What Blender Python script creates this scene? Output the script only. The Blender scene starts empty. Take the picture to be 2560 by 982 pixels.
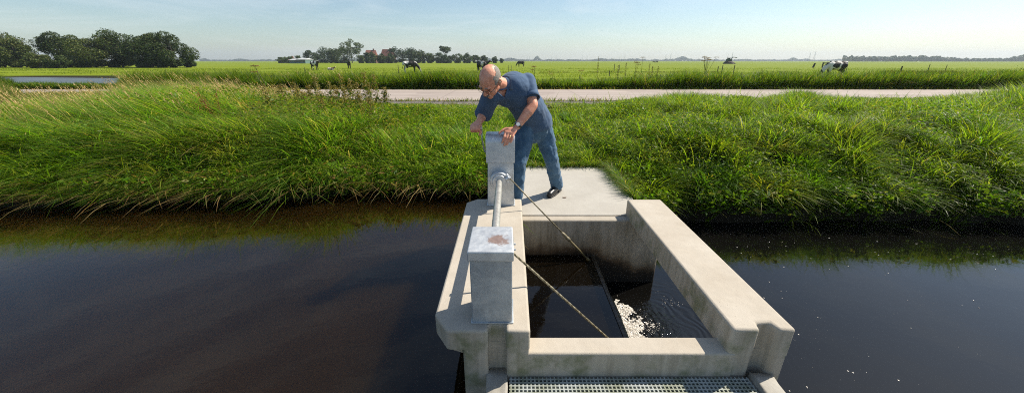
import bpy, bmesh, math, random
import numpy as np
from mathutils import Vector, Matrix, Quaternion
rad = math.radians
random.seed(7); RNG = np.random.default_rng(11)
scn = bpy.context.scene
COL = scn.collection

# ---------------------------------------------------------------- camera
H_CAM, TILT, FPX = 1.4, rad(20.6), 900.0
CT, ST = math.cos(TILT), math.sin(TILT)
cam = bpy.data.cameras.new('camera'); camo = bpy.data.objects.new('camera', cam); COL.objects.link(camo)
camo.location = (0, 0, H_CAM); camo.rotation_euler = (rad(90) - TILT, 0, 0)
cam.sensor_width = 36; cam.lens = FPX / 2560 * 36; cam.clip_start = 0.05; cam.clip_end = 12000
scn.camera = camo

def P(px, py, Z):
    """photo pixel -> world point on the plane z = Z"""
    u = H_CAM - Z; v = py - 491
    D = u * (FPX * CT - v * ST) / (FPX * ST + v * CT)
    return Vector(((px - 1280) / FPX * (D * CT + u * ST), D, Z))
def Q(px, py, D):
    """photo pixel -> world point at distance y = D"""
    k = (py - 491) / FPX
    u = D * (k * CT + ST) / (CT - k * ST)
    return Vector(((px - 1280) / FPX * (D * CT + u * ST), D, H_CAM - u))

# ---------------------------------------------------------------- object helpers
def tag(o, label=None, cat=None, group=None, kind=None):
    if label: o['label'] = label
    if cat: o['category'] = cat
    if group: o['group'] = group
    if kind: o['kind'] = kind
    return o
def empty(name, loc=(0, 0, 0), rz=0, label=None, cat=None, group=None):
    o = bpy.data.objects.new(name, None); COL.objects.link(o)
    o.location = loc; o.rotation_euler = (0, 0, rz); o.empty_display_size = .1
    return tag(o, label, cat, group)
def mkobj(name, me, mat, parent=None, smooth=False, keep_world=True):
    o = bpy.data.objects.new(name, me); COL.objects.link(o)
    if mat is not None and not len(me.materials): me.materials.append(mat)
    if parent is not None:
        o.parent = parent
        if keep_world:
            o.matrix_parent_inverse = (Matrix.LocRotScale(parent.location, parent.rotation_euler, parent.scale)).inverted()
    if smooth: me.shade_smooth()
    return o
def link_bm(name, bm, mat, parent=None, smooth=False, bevel=0, seg=2, keep_world=True, sharp_z=None):
    bmesh.ops.recalc_face_normals(bm, faces=bm.faces)
    if sharp_z is not None:      # every edge is bevelled except those lying in the joint plane z = sharp_z
        lay = bm.edges.layers.float.new('bevel_weight_edge')
        for e in bm.edges: e[lay] = 0. if all(abs(v.co.z - sharp_z) < .002 for v in e.verts) or e.calc_face_angle(0) < .4 else 1.
    me = bpy.data.meshes.new(name); bm.to_mesh(me); bm.free()
    o = mkobj(name, me, mat, parent, smooth, keep_world)
    if bevel:
        m = o.modifiers.new('bevel', 'BEVEL'); m.width = bevel; m.segments = seg; m.limit_method = 'ANGLE' if sharp_z is None else 'WEIGHT'; m.angle_limit = rad(30)
        m.harden_normals = False
        me.shade_smooth()
        me.set_sharp_from_angle(angle=rad(50))
    return o
def bx(bm, x0, x1, y0, y1, z0, z1):
    vs = [bm.verts.new(p) for p in ((x0,y0,z0),(x1,y0,z0),(x1,y1,z0),(x0,y1,z0),(x0,y0,z1),(x1,y0,z1),(x1,y1,z1),(x0,y1,z1))]
    for f in ((0,3,2,1),(4,5,6,7),(0,1,5,4),(1,2,6,5),(2,3,7,6),(3,0,4,7)): bm.faces.new([vs[i] for i in f])
    return vs
def prism(bm, pts, z0, z1):
    a = [bm.verts.new((x, y, z0)) for x, y in pts]; b = [bm.verts.new((x, y, z1)) for x, y in pts]
    n = len(pts); bm.faces.new(a[::-1]); bm.faces.new(b)
    for i in range(n): bm.faces.new((a[i], a[(i+1) % n], b[(i+1) % n], b[i]))
def frame_of(d):
    d = Vector(d).normalized(); a = Vector((0, 0, 1)) if abs(d.z) < .9 else Vector((1, 0, 0))
    x = d.cross(a).normalized(); return x, d.cross(x).normalized(), d
def tube(bm, pts, rs, n=12, caps=True):
    pts = [Vector(p) for p in pts]
    if not isinstance(rs, (list, tuple)): rs = [rs] * len(pts)
    rings = []
    x = None
    for i, p in enumerate(pts):
        d = (pts[min(i+1, len(pts)-1)] - pts[max(i-1, 0)])
        if x is None: x, y, d = frame_of(d)
        else:
            d = d.normalized(); x = (x - d * x.dot(d)).normalized(); y = d.cross(x)
        rings.append([bm.verts.new(p + (x * math.cos(2*math.pi*k/n) + y * math.sin(2*math.pi*k/n)) * rs[i]) for k in range(n)])
    for a, b in zip(rings, rings[1:]):
        for k in range(n): bm.faces.new((a[k], a[(k+1) % n], b[(k+1) % n], b[k]))
    if caps:
        bm.faces.new(rings[0][::-1]); bm.faces.new(rings[-1])
def ball(bm, c, r, sub=2, M=None):
    """ellipsoid: r scalar or 3 radii, M optional 3x3 orientation"""
    r = (r, r, r) if not isinstance(r, (tuple, list)) else r
    mt = Matrix.Diagonal((*r, 1))
    if M is not None: mt = M.to_4x4() @ mt
    bmesh.ops.create_icosphere(bm, subdivisions=sub, radius=1, matrix=Matrix.Translation(Vector(c)) @ mt)
def capsule(bm, a, b, ra, rb=None, n=16, sub=2):
    rb = ra if rb is None else rb
    a, b = Vector(a), Vector(b)
    ball(bm, a, ra, sub); ball(bm, b, rb, sub)
    if (b - a).length > 1e-5: tube(bm, [a, b], [ra, rb], n)
def chain(bm, pts, rs, n=16, sub=2):
    for i in range(len(pts) - 1): capsule(bm, pts[i], pts[i+1], rs[i], rs[i+1], n, sub)
def remeshed(name, bm, mat, voxel, parent=None, smooth_it=4, fac=.5, extra=None):
    me = bpy.data.meshes.new(name + '_raw'); bm.to_mesh(me); bm.free()
    t = bpy.data.objects.new('tmp', me); COL.objects.link(t)
    m = t.modifiers.new('r', 'REMESH'); m.mode = 'VOXEL'; m.voxel_size = voxel; m.adaptivity = 0
    s = t.modifiers.new('s', 'SMOOTH'); s.iterations = smooth_it; s.factor = fac
    if extra: extra(t)
    dg = bpy.context.evaluated_depsgraph_get(); dg.update()
    me2 = bpy.data.meshes.new_from_object(t.evaluated_get(dg)); me2.name = name
    bpy.data.objects.remove(t); bpy.data.meshes.remove(me)
    me2.materials.clear(); me2.materials.append(mat)
    o = mkobj(name, me2, mat, parent, True)
    return o
def np_mesh(name, verts, quads, mat, parent=None, col=None, smooth=False):
    """verts (n,3), quads (m,4) -> mesh object, col (n,3) optional point colours named 'tint'"""
    me = bpy.data.meshes.new(name)
    n, m = len(verts), len(quads)
    me.vertices.add(n); me.vertices.foreach_set('co', np.ascontiguousarray(verts, dtype=np.float32).ravel())
    me.loops.add(m * 4); me.loops.foreach_set('vertex_index', np.ascontiguousarray(quads, dtype=np.int32).ravel())
    me.polygons.add(m); me.polygons.foreach_set('loop_start', np.arange(0, m * 4, 4, dtype=np.int32))
    try: me.polygons.foreach_set('loop_total', np.full(m, 4, dtype=np.int32))
    except Exception: pass
    me.polygons.foreach_set('use_smooth', np.full(m, bool(smooth)))
    me.update(calc_edges=True)
    if col is not None:
        a = me.color_attributes.new('tint', 'FLOAT_COLOR', 'POINT')
        c = np.ones((n, 4), dtype=np.float32); c[:, :3] = col
        a.data.foreach_set('color', c.ravel())
    return mkobj(name, me, mat, parent)

# ---------------------------------------------------------------- materials
def mat(name, base=(.5,.5,.5), rough=.6, metal=0, spec=.5):
    m = bpy.data.materials.new(name); m.use_nodes = True
    b = m.node_tree.nodes['Principled BSDF']
    b.inputs['Base Color'].default_value = (*base, 1); b.inputs['Roughness'].default_value = rough
    b.inputs['Metallic'].default_value = metal; b.inputs['Specular IOR Level'].default_value = spec
    return m
class G:
    """tiny node-graph helper"""
    def __init__(s, m): s.nt = m.node_tree; s.b = s.nt.nodes.get('Principled BSDF')
    def n(s, t, **kw):
        nd = s.nt.nodes.new(t)
        for k, v in kw.items():
            if k.startswith('i_'):
                key = k[2:].replace('_', ' ')
                nd.inputs[int(key) if key.isdigit() else key].default_value = v
            else: setattr(nd, k, v)
        return nd
    def l(s, a, b): s.nt.links.new(a, b)
    def pos(s, scale=(1,1,1), obj=False):
        if obj: src = s.n('ShaderNodeTexCoord').outputs['Object']
        else: src = s.n('ShaderNodeNewGeometry').outputs['Position']
        mp = s.n('ShaderNodeMapping'); mp.inputs['Scale'].default_value = scale; s.l(src, mp.inputs[0]); return mp.outputs[0]
    def noise(s, vec, scale, detail=4, rough=.55, dist=0):
        nd = s.n('ShaderNodeTexNoise', i_Scale=scale, i_Detail=detail, i_Roughness=rough, i_Distortion=dist); s.l(vec, nd.inputs['Vector']); return nd.outputs['Fac']
    def ramp(s, fac, stops):
        r = s.n('ShaderNodeValToRGB'); cr = r.color_ramp
        while len(cr.elements) < len(stops): cr.elements.new(.5)
        for e, (p, c) in zip(cr.elements, stops):
            e.position = p; e.color = (*c, 1) if isinstance(c, (tuple, list)) else (c, c, c, 1)
        s.l(fac, r.inputs[0]); return r.outputs[0]
    def mix(s, fac, a, b, mode='MIX'):
        m = s.n('ShaderNodeMix', data_type='RGBA', blend_type=mode)
        for sock, v in ((m.inputs[0], fac), (m.inputs[6], a), (m.inputs[7], b)):
            if hasattr(v, 'links'): s.l(v, sock)
            elif isinstance(v, (tuple, list)): sock.default_value = (*v, 1)
            else: sock.default_value = v
        return m.outputs[2]
    def math(s, op, a, b=0, clamp=False):
        m = s.n('ShaderNodeMath', operation=op, use_clamp=clamp)
        for sock, v in zip(m.inputs, (a, b)):
            if hasattr(v, 'links'): s.l(v, sock)
            else: sock.default_value = v
        return m.outputs[0]
    def bump(s, h, strength=.3, dist=.01, chain=None):
        b = s.n('ShaderNodeBump', i_Strength=strength, i_Distance=dist); s.l(h, b.inputs['Height'])
        if chain is not None: s.l(chain, b.inputs['Normal'])
        return b.outputs[0]
    def sep(s, vec):
        x = s.n('ShaderNodeSeparateXYZ'); s.l(vec, x.inputs[0]); return x.outputs

def concrete(name, c1, c2, stain=.5, wet=False, scale=1., moss=0):
    m = mat(name, c1, .85); g = G(m); p = g.pos()
    big = g.noise(p, 3.5 * scale, 5, .6); mid = g.noise(p, 22 * scale, 5, .65); fine = g.noise(p, 160, 3, .7)
    col = g.mix(g.ramp(big, [(.3, 0), (.7, 1)]), c1, c2)
    col = g.mix(g.math('MULTIPLY', g.ramp(mid, [(.35, 0), (.75, 1)]), .30 * stain), col, tuple(x * .55 for x in c2))
    pv = g.pos((14, 14, 1.3)); run = g.noise(pv, 1.6, 5, .6)
    nz = g.n('ShaderNodeNewGeometry').outputs['Normal']
    vert = g.math('SUBTRACT', 1, g.math('ABSOLUTE', g.sep(nz)[2]), True)
    f = g.math('MULTIPLY', g.math('MULTIPLY', g.ramp(run, [(.42, 0), (.68, 1)]), vert), .75 * stain)
    col = g.mix(f, col, (.20, .165, .11))
    if moss:
        ms = g.ramp(g.noise(p, 7, 4, .6), [(.48, 0), (.66, 1)])
        zz0 = g.sep(g.n('ShaderNodeNewGeometry').outputs['Position'])[2]
        ms = g.math('MULTIPLY', g.math('MULTIPLY', ms, vert), moss)
        col = g.mix(ms, col, (.13, .145, .055))
    # pores
    vo = g.n('ShaderNodeTexVoronoi', i_Scale=38.); g.l(p, vo.inputs['Vector'])
    pore = g.ramp(vo.outputs['Distance'], [(.05, 1), (.12, 0)])
    pore = g.math('MULTIPLY', pore, g.ramp(g.noise(p, 9, 2), [(.5, 0), (.6, 1)]))
    col = g.mix(g.math('MULTIPLY', pore, .5), col, (.1, .085, .06))
    col = g.mix(g.math('MULTIPLY', g.ramp(fine, [(.3, 1), (.6, 0)]), .22), col, tuple(x * .6 for x in c1))
    if wet:   # brown waterline stain on the inner walls
        pp = g.n('ShaderNodeNewGeometry').outputs['Position']; s = g.sep(pp)
        nn = g.math('MULTIPLY', g.math('SUBTRACT', g.noise(p, 5, 4), .5), .22)
        # the stain line drops from the left towards the right
        zl = g.math('ADD', g.math('ADD', s[2], nn), 0)
        hump = g.math('MULTIPLY', g.math('SUBTRACT', s[0], .80), .55, )
        hump = g.math('MINIMUM', g.math('MAXIMUM', hump, 0), .22)
        zl = g.math('ADD', zl, hump)
        k = g.ramp(g.math('MULTIPLY', g.math('ADD', zl, .8), 1.25), [(.40, (.02, .013, .006)), (.52, (.06, .04, .02)), (.585, (.30, .22, .15)), (.66, (.72, .66, .58)), (.86, (1, 1, 1))])
        col = g.mix(1, col, k, 'MULTIPLY')
    g.l(col, g.b.inputs['Base Color'])
    hsum = g.math('ADD', g.math('MULTIPLY', mid, 1.0), g.math('MULTIPLY', fine, .5))
    hsum = g.math('SUBTRACT', hsum, g.math('MULTIPLY', pore, .6))
    g.l(g.bump(hsum, .45, .006), g.b.inputs['Normal'])
    return m
M = {}
M['conc_wall'] = concrete('weathered_concrete', (.43, .375, .30), (.51, .46, .385), .75, moss=.7)
M['conc_head'] = concrete('stained_concrete', (.37, .325, .26), (.47, .42, .345), 1., wet=True)
M['conc_deck'] = concrete('smooth_pale_concrete', (.39, .365, .32), (.46, .435, .385), .6)
M['conc_rough'] = concrete('rough_concrete', (.30, .28, .24), (.42, .40, .36), 1.2, scale=2)

def galv(name, c1, c2, rust=None):
    m = mat(name, c1, .42, .55); g = G(m); p = g.pos(obj=True)
    vo = g.n('ShaderNodeTexVoronoi', i_Scale=60.); g.l(p, vo.inputs['Vector'])
    n1 = g.noise(p, 9, 6, .65, .6); n2 = g.noise(p, 45, 3, .6)
    col = g.mix(g.ramp(n1, [(.35, 0), (.65, 1)]), c1, c2)
    col = g.mix(.10, col, g.ramp(vo.outputs['Distance'], [(0, .25), (.8, .8)]), 'SOFT_LIGHT')
    veins = g.n('ShaderNodeTexVoronoi', i_Scale=16., feature='DISTANCE_TO_EDGE')
    vp = g.n('ShaderNodeVectorMath', operation='ADD'); g.l(p, vp.inputs[0])
    nv = g.n('ShaderNodeTexNoise', i_Scale=14., i_Detail=4.); g.l(p, nv.inputs['Vector'])
    sc = g.n('ShaderNodeVectorMath', operation='SCALE', i_Scale=.09); g.l(nv.outputs['Color'], sc.inputs[0]); g.l(sc.outputs[0], vp.inputs[1])
    g.l(vp.outputs[0], veins.inputs['Vector'])
    vf = g.ramp(veins.outputs['Distance'], [(.0, 1), (.06, 0)])
    col = g.mix(g.math('MULTIPLY', vf, .11), col, (.12, .14, .16))
    if rust:
        cx, cy, r = rust
        s = g.sep(p)
        dx = g.math('MULTIPLY', g.math('SUBTRACT', s[0], cx), 1 / r); dy = g.math('MULTIPLY', g.math('SUBTRACT', s[1], cy), 1.25 / r)
        d = g.math('ADD', g.math('MULTIPLY', dx, dx), g.math('MULTIPLY', dy, dy))
        d = g.math('ADD', d, g.math('MULTIPLY', g.math('SUBTRACT', g.noise(p, 22, 6, .75), .5), 4.2))
        col = g.mix(g.math('MULTIPLY', g.ramp(d, [(.5, 1), (1.5, 0)]), .75), col, (.30, .15, .09))
    g.l(col, g.b.inputs['Base Color'])
    g.l(g.ramp(n2, [(.3, .36), (.7, .55)]), g.b.inputs['Roughness'])
    g.l(g.bump(g.math('ADD', n1, g.math('MULTIPLY', n2, .3)), .12, .004), g.b.inputs['Normal'])
    return m
M['galv'] = galv('galvanised_steel', (.50, .53, .56), (.64, .66, .68))
M['galv_front'] = galv('veined_galvanised_steel', (.36, .40, .44), (.52, .56, .59))
M['galv_lid'] = galv('rust_marked_steel', (.50, .52, .54), (.66, .68, .69), rust=(.035, -.01, .058))
M['pipe'] = galv('dull_pipe_steel', (.40, .39, .36), (.50, .49, .45))
M['crank'] = mat('crank_steel', (.42, .42, .40), .35, .8)
M['handle'] = mat('pale_plastic', (.55, .52, .44), .5)
def ropey():
    m = mat('greased_cable', (.20, .17, .10), .5, .3); g = G(m); p = g.pos(obj=True)
    w = g.n('ShaderNodeTexNoise', i_Scale=90., i_Detail=3.); g.l(p, w.inputs['Vector'])
    g.l(g.ramp(w.outputs['Fac'], [(.35, (.13, .105, .055)), (.65, (.36, .32, .22))]), g.b.inputs['Base Color'])
    g.l(g.bump(w.outputs['Fac'], .5, .003), g.b.inputs['Normal']); return m
M['cable'] = ropey()
M['oldiron'] = mat('mossy_iron', (.12, .095, .04), .6, .3)
M['gate'] = mat('wet_dark_wood', (.035, .024, .013), .3)
M['rubber'] = mat('seal_rubber', (.015, .013, .012), .5)

def water(name, base, ripples=None):
    m = mat(name, base, .03, 0, .5); g = G(m); b = g.b
    b.inputs['IOR'].default_value = 1.40
    p = g.pos((1, 1.6, 1))
    n1 = g.noise(p, 1.2, 2, .5); n2 = g.noise(p, 9, 3, .55); n3 = g.noise(p, 40, 2, .5)
    h = g.math('ADD', g.math('MULTIPLY', n1, .9), g.math('ADD', g.math('MULTIPLY', n2, .22), g.math('MULTIPLY', n3, .02)))
    nrm = g.bump(h, .09, .03)
    if ripples:
        cx, cy, amp = ripples
        s = g.sep(g.n('ShaderNodeNewGeometry').outputs['Position'])
        dx = g.math('SUBTRACT', s[0], cx); dy = g.math('SUBTRACT', s[1], cy)
        d = g.math('SQRT', g.math('ADD', g.math('MULTIPLY', dx, dx), g.math('MULTIPLY', dy, dy)))
        wob = g.math('MULTIPLY', g.noise(g.pos(), 3, 2), 1.0)
        ph = g.math('ADD', g.math('MULTIPLY', d, 92), g.math('MULTIPLY', wob, 26))
        wv = g.math('MULTIPLY', g.math('SINE', ph), g.ramp(g.math('MULTIPLY', d, .5), [(.05, 1), (.28, .55), (.55, .05), (.8, 0)]))
        wv = g.math('MULTIPLY', wv, g.ramp(g.noise(g.pos(), 4, 3), [(.35, .1), (.6, 1)]))
        nrm = g.bump(wv, .34 * amp, .006, nrm)
        near = g.ramp(d, [(.15, 1), (.6, 0)])
        ch = g.math('MULTIPLY', g.noise(g.pos(), 26, 4, .6), near)
        nrm = g.bump(ch, .7, .03, nrm)
    g.l(nrm, b.inputs['Normal'])
    murk = g.noise(g.pos(), .5, 3)
    g.l(g.mix(g.ramp(murk, [(.35, 0), (.65, 1)]), tuple(x * .75 for x in base), tuple(x * 1.2 for x in base)), b.inputs['Base Color'])
    return m
M['water_up'] = water('peat_water', (.0115, .0062, .0016))
_b = M['water_up'].node_tree.nodes['Principled BSDF']; _b.subsurface_method = 'BURLEY'; _b.inputs['Subsurface Weight'].default_value = 1.; _b.inputs['Subsurface Radius'].default_value = (1., .75, .5); _b.inputs['Subsurface Scale'].default_value = .45
M['water_down'] = water('rippled_peat_water', (.0040, .0038, .0034), (0.95, 2.35, 1.))
M['water_down'].node_tree.nodes['Principled BSDF'].inputs['IOR'].default_value = 1.43
M['water_pit'] = water('still_peat_water', (.0028, .0018, .0008))

def leafmat(name, trans=.35, rough=.45, spec=.4, use_attr=True, base=(.08, .14, .02), sat=None, tboost=(1.25, 1.3, .6)):
    m = mat(name, base, rough, 0, spec); g = G(m); b = g.b
    if use_attr:
        a = g.n('ShaderNodeVertexColor', layer_name='tint'); col = a.outputs[0]
        g.l(col, b.inputs['Base Color'])
    else: col = None
    tr = g.n('ShaderNodeBsdfTranslucent')
    if col is not None:
        g.l(g.mix(1., col, tboost, 'MULTIPLY'), tr.inputs[0])
    else: tr.inputs[0].default_value = tuple(min(1, x*y) for x, y in zip(base, tboost)) + (1,)
    mx = g.n('ShaderNodeMixShader', i_0=trans); out = g.nt.nodes['Material Output']
    g.l(b.outputs[0], mx.inputs[1]); g.l(tr.outputs[0], mx.inputs[2]); g.l(mx.outputs[0], out.inputs[0])
    return m
M['grass'] = leafmat('grass_blades', .56, .45, .20)
M['leaf'] = leafmat('leaves', .30, .5, .35)
M['treeleaf'] = leafmat('tree_leaves', .22, .6, .25)
M['seed'] = leafmat('dry_seed_heads', .3, .7, .2)
M['bark'] = mat('bark', (.07, .055, .04), .9)
M['woodpost'] = mat('grey_wood', (.07, .06, .05), .9)
# ---------------------------------------------------------------- terrain
BX = np.array([-400, -60, -20, -9, -6.5, -5.0, -3.35, -2.32, -1.59, -.60, -.30, -.18, -.12, 1.34, 1.42, 1.8, 2.4, 3.8, 6.67, 12, 30, 400.])
BY = np.array([4.1, 4.1, 4.15, 4.2, 4.28, 4.36, 4.52, 4.72, 4.76, 4.70, 4.75, 4.65, 3.20, 3.20, 3.95, 4.38, 4.52, 4.50, 4.46, 4.5, 4.5, 4.5])
def vnoise(x, y, s, seed=0):
    """smooth value noise on arrays, -1..1"""
    x = np.asarray(x, float) / s; y = np.asarray(y, float) / s
    xi = np.floor(x).astype(np.int64); yi = np.floor(y).astype(np.int64); fx = x - xi; fy = y - yi
    fx = fx*fx*(3-2*fx); fy = fy*fy*(3-2*fy)
    def h(a, b):
        n = (a * 374761393 + b * 668265263 + seed * 1442695041) & 0xffffffff
        n = ((n ^ (n >> 13)) * 1274126177) & 0xffffffff
        return ((n ^ (n >> 16)) & 0xffff) / 32767.5 - 1
    return (h(xi, yi)*(1-fx)+h(xi+1, yi)*fx)*(1-fy) + (h(xi, yi+1)*(1-fx)+h(xi+1, yi+1)*fx)*fy
def sstep(a, b, t):
    t = np.clip((t - a) / (b - a), 0, 1); return t*t*(3-2*t)
ROAD0, ROAD1, ROADZ = 12.3, 17.2, .16
def ground_h(x, y):
    x = np.asarray(x, float); y = np.asarray(y, float)
    yb = np.interp(x, BX, BY) + (.11 * vnoise(x, 0*x, .9, 3) + .06 * vnoise(x, 0*x, .33, 13)) * ((x < -.6) | (x > 1.7))
    left = sstep(-1.0, -3.2, x); right = sstep(1.6, 3.0, x)
    mound = (.05 + .22 * left * sstep(13, 8, y) * sstep(4.0, 6.0, y) + .10 * right * sstep(12.5, 9, y)) + (.08 * vnoise(x, y, 1.3, 1) + (.07 + .08 * right) * vnoise(x, y, .62, 2) + .04 * vnoise(x, y, .3, 7)) * sstep(.8, 2.5, np.abs(x - .6)) * sstep(12.2, 10.5, y)
    mound = np.where((np.abs(x - .6) < .9) & (y < 5.1), -.06, mound)
    top = mound + (ROADZ - mound) * sstep(9.5, ROAD0 - .1, y)
    dyb = y - yb; lo = np.where(x > .6, -.42, -.22)
    bank = -1.5 + (lo + 1.5) * sstep(0, .16, dyb)
    rise = np.clip((dyb - .10) / np.where(x > .6, 1.5, 1.1), 0, 1); rise = 1 - (1 - rise) ** 1.7
    bank = np.where(dyb > .10, bank + (top - lo) * rise, bank)
    bank = np.where((x > -.11) & (x < 1.33), np.where(y > 3.24, np.minimum(top, -.06 + 0*x) if True else top, -1.5), bank)
    far = bank
    # beyond the road: verge, shallow ditch, pasture
    post = ROADZ + (-.02 - ROADZ) * sstep(ROAD1 + .3, ROAD1 + 2.2, y)
    out = np.where(y < ROAD1 + .3, np.where(y < 9.5, bank, top), post)
    ditch = -.28 * np.exp(-((y - 50 - .02 * x) / .55) ** 2)
    out = out + np.where(y > 30, ditch, 0)
    out = out - .45 * sstep(-22, -26, x) * sstep(20, 24, y) * sstep(44, 40, y) * sstep(-56, -52, x)
    return out
def axis(segs):
    o = []
    for a, b, s in segs: o += list(np.arange(a, b, s))
    return np.array(o + [segs[-1][1]])
gx = axis([(-9000, -1200, 780), (-1200, -120, 60), (-120, -20, 4), (-20, -9, .5), (-9, -3, .15), (-3, 3, .06), (3, 9, .15), (9, 20, .5), (20, 120, 4), (120, 1200, 60), (1200, 9000, 780)])
gy = axis([(-60, -4, 8), (-4, 3, .5), (3, 5.4, .05), (5.4, 13, .2), (13, 22, .5), (22, 48, 1.5), (48, 52, .25), (52, 120, 6), (120, 1200, 60), (1200, 9500, 600)])
XX, YY = np.meshgrid(gx, gy); ZZ = ground_h(XX, YY)
nx, ny = len(gx), len(gy)
idx = np.arange(nx * ny).reshape(ny, nx)
quads = np.stack([idx[:-1, :-1], idx[:-1, 1:], idx[1:, 1:], idx[1:, :-1]], -1).reshape(-1, 4)
mg = mat('meadow_ground', (.08, .12, .02), .95, 0, .15); g = G(mg)
p = g.pos(); s = g.sep(g.n('ShaderNodeNewGeometry').outputs['Position'])
stripe = g.noise(g.pos((.02, .22, 1)), 1, 5, .6); fine = g.noise(g.pos((1, .35, 1)), 3.0, 5, .7); mott = g.noise(g.pos((.06, .1, 1)), 1., 4)
fld = g.mix(g.ramp(stripe, [(.35, 0), (.65, 1)]), (.150, .205, .003), (.20, .25, .005))
fld = g.mix(g.math('MULTIPLY', g.ramp(fine, [(.35, 1), (.6, 0)]), .5), fld, (.095, .135, .006))
fld = g.mix(g.math('MULTIPLY', g.ramp(mott, [(.5, 0), (.7, 1)]), .35), fld, (.20, .22, .04))
soil = g.mix(g.ramp(g.noise(p, 8, 5), [(.35, 0), (.65, 1)]), (.022, .018, .010), (.05, .045, .018))
k = g.ramp(g.math('MULTIPLY', s[1], .05), [(.88, 0), (1.0, 1)])
col = g.mix(k, soil, fld)
low = g.ramp(g.math('ADD', s[2], .5), [(.30, 1), (.42, 0)])
col = g.mix(low, col, (.02, .016, .010))
g.l(col, g.b.inputs['Base Color'])
g.l(g.bump(g.math('ADD', fine, g.noise(p, 30, 3)), .6, .04), g.b.inputs['Normal'])
tag(np_mesh('ground', np.stack([XX, YY, ZZ], -1).reshape(-1, 3), quads, mg, smooth=True), kind='structure')

# road of pale concrete slabs + gravel shoulder
def grid_sheet(name, x0, x1, nx_, y0, y1, ny_, zf, m, **kw):
    X, Y = np.meshgrid(np.linspace(x0, x1, nx_), np.linspace(y0, y1, ny_)); Z = zf(X, Y)
    i = np.arange(nx_ * ny_).reshape(ny_, nx_); q = np.stack([i[:-1, :-1], i[:-1, 1:], i[1:, 1:], i[1:, :-1]], -1).reshape(-1, 4)
    return np_mesh(name, np.stack([X, Y, Z], -1).reshape(-1, 3), q, m, smooth=True, **kw)
mr = mat('pale_road_concrete', (.5, .44, .40), .9); g = G(mr); p = g.pos()
s = g.sep(g.n('ShaderNodeNewGeometry').outputs['Position'])
n1 = g.noise(g.pos((.3, 1.2, 1)), 2, 5, .6); n2 = g.noise(p, 60, 2)
col = g.mix(g.ramp(n1, [(.3, 0), (.7, 1)]), (.34, .285, .25), (.41, .35, .31))
jo = g.math('ABSOLUTE', g.math('SUBTRACT', g.math('FRACT', g.math('MULTIPLY', s[0], 1 / 5.)), .5))
col = g.mix(g.math('MULTIPLY', g.ramp(jo, [(.0, 1), (.012, 0)]), .5), col, (.2, .17, .15))
edge = g.ramp(g.math('SUBTRACT', s[1], ROAD1 - .4), [(.1, 0), (.4, 1)])
col = g.mix(g.math('MULTIPLY', edge, .65), col, (.25, .13, .11))
# tyre-tread marks pressed along the near edge
tr = g.math('FRACT', g.math('ADD', g.math('MULTIPLY', s[0], 1.6), g.math('MULTIPLY', s[1], 1.1)))
band = g.ramp(g.math('SUBTRACT', s[1], ROAD0), [(.05, 1), (.62, 1), (.72, 0)])
trk = g.ramp(g.noise(g.pos((.05, 2.2, 1)), 1.2, 4, .6), [(.40, 0), (.62, 1)])
col = g.mix(g.math('MULTIPLY', trk, .42), col, (.22, .18, .155))
pt = g.ramp(g.noise(g.pos((.5, 1, 1)), .9, 3, .4), [(.60, 0), (.63, 1)]); col = g.mix(g.math('MULTIPLY', pt, .3), col, (.20, .16, .14))
mk = g.math('MULTIPLY', g.math('MULTIPLY', g.ramp(tr, [(.38, 0), (.42, 1), (.66, 1), (.7, 0)]), band), g.ramp(g.noise(p, 3, 4), [(.42, 0), (.56, 1)]))
col = g.mix(g.math('MULTIPLY', mk, .7), col, (.17, .14, .12))
g.l(col, g.b.inputs['Base Color']); g.l(g.bump(g.math('ADD', n2, mk), .25, .01), g.b.inputs['Normal'])
tag(grid_sheet('road', -70, 90, 60, ROAD0, ROAD1, 6, lambda x, y: ROADZ + .02 + 0*x, mr), kind='structure')
ms = mat('grey_gravel', (.2, .17, .15), .95); g = G(ms); p = g.pos()
vo = g.n('ShaderNodeTexVoronoi', i_Scale=30.); g.l(p, vo.inputs['Vector'])
g.l(g.mix(.7, g.ramp(g.noise(p, 7, 5), [(.3, (.14, .12, .10)), (.7, (.30, .26, .23))]), g.ramp(vo.outputs['Distance'], [(0, (.36, .33, .30)), (.6, (.08, .07, .06))])), g.b.inputs['Base Color'])
g.l(g.bump(vo.outputs['Distance'], .9, .02), g.b.inputs['Normal'])
tag(grid_sheet('road_shoulder', -70, 90, 400, ROAD0 - 1.35, ROAD0 - .004, 8, lambda x, y: ground_h(x, y) + .012 + .01 * vnoise(x, y, .2, 4), ms), kind='structure')

# ---------------------------------------------------------------- water
WU, WD = -.38, -.685
def sheet(name, pts, z, m, kind='structure'):
    bm = bmesh.new(); vs = [bm.verts.new((x, y, z)) for x, y in pts]; f = bm.faces.new(vs); f.normal_update()
    if f.normal.z < 0: f.normal_flip()
    me = bpy.data.meshes.new(name); bm.to_mesh(me); bm.free()
    return tag(mkobj(name, me, m), kind=kind)
sheet('upstream_water', [(-300, -40), (-.06, -40), (-.06, 3.3), (-.06, 5.2), (-300, 5.2)], WU, M['water_up'])
sheet('downstream_water', [(.60, -40), (300, -40), (300, 5.0), (1.37, 5.0), (1.37, 3.2), (.60, 3.2)], WD, M['water_down'])
sheet('chamber_water', [(.05, 1.55), (.772, 1.55), (.772, 3.12), (.05, 3.12)], WU + .004, M['water_pit'])
mp_ = water('far_pond_water', (.075, .078, .075)); mp_.node_tree.nodes['Principled BSDF'].inputs['Roughness'].default_value = .28
sheet('pond_water', [(-52, 28), (-42, 25.5), (-30, 25), (-25, 27), (-27, 30), (-37, 37), (-52, 40)], -.20, mp_)

# ---------------------------------------------------------------- weir chamber
weir = empty('concrete_weir', (.5, 2.3, 0), label='pale concrete weir chamber with open centre standing between the two waters', cat='weir')
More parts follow.
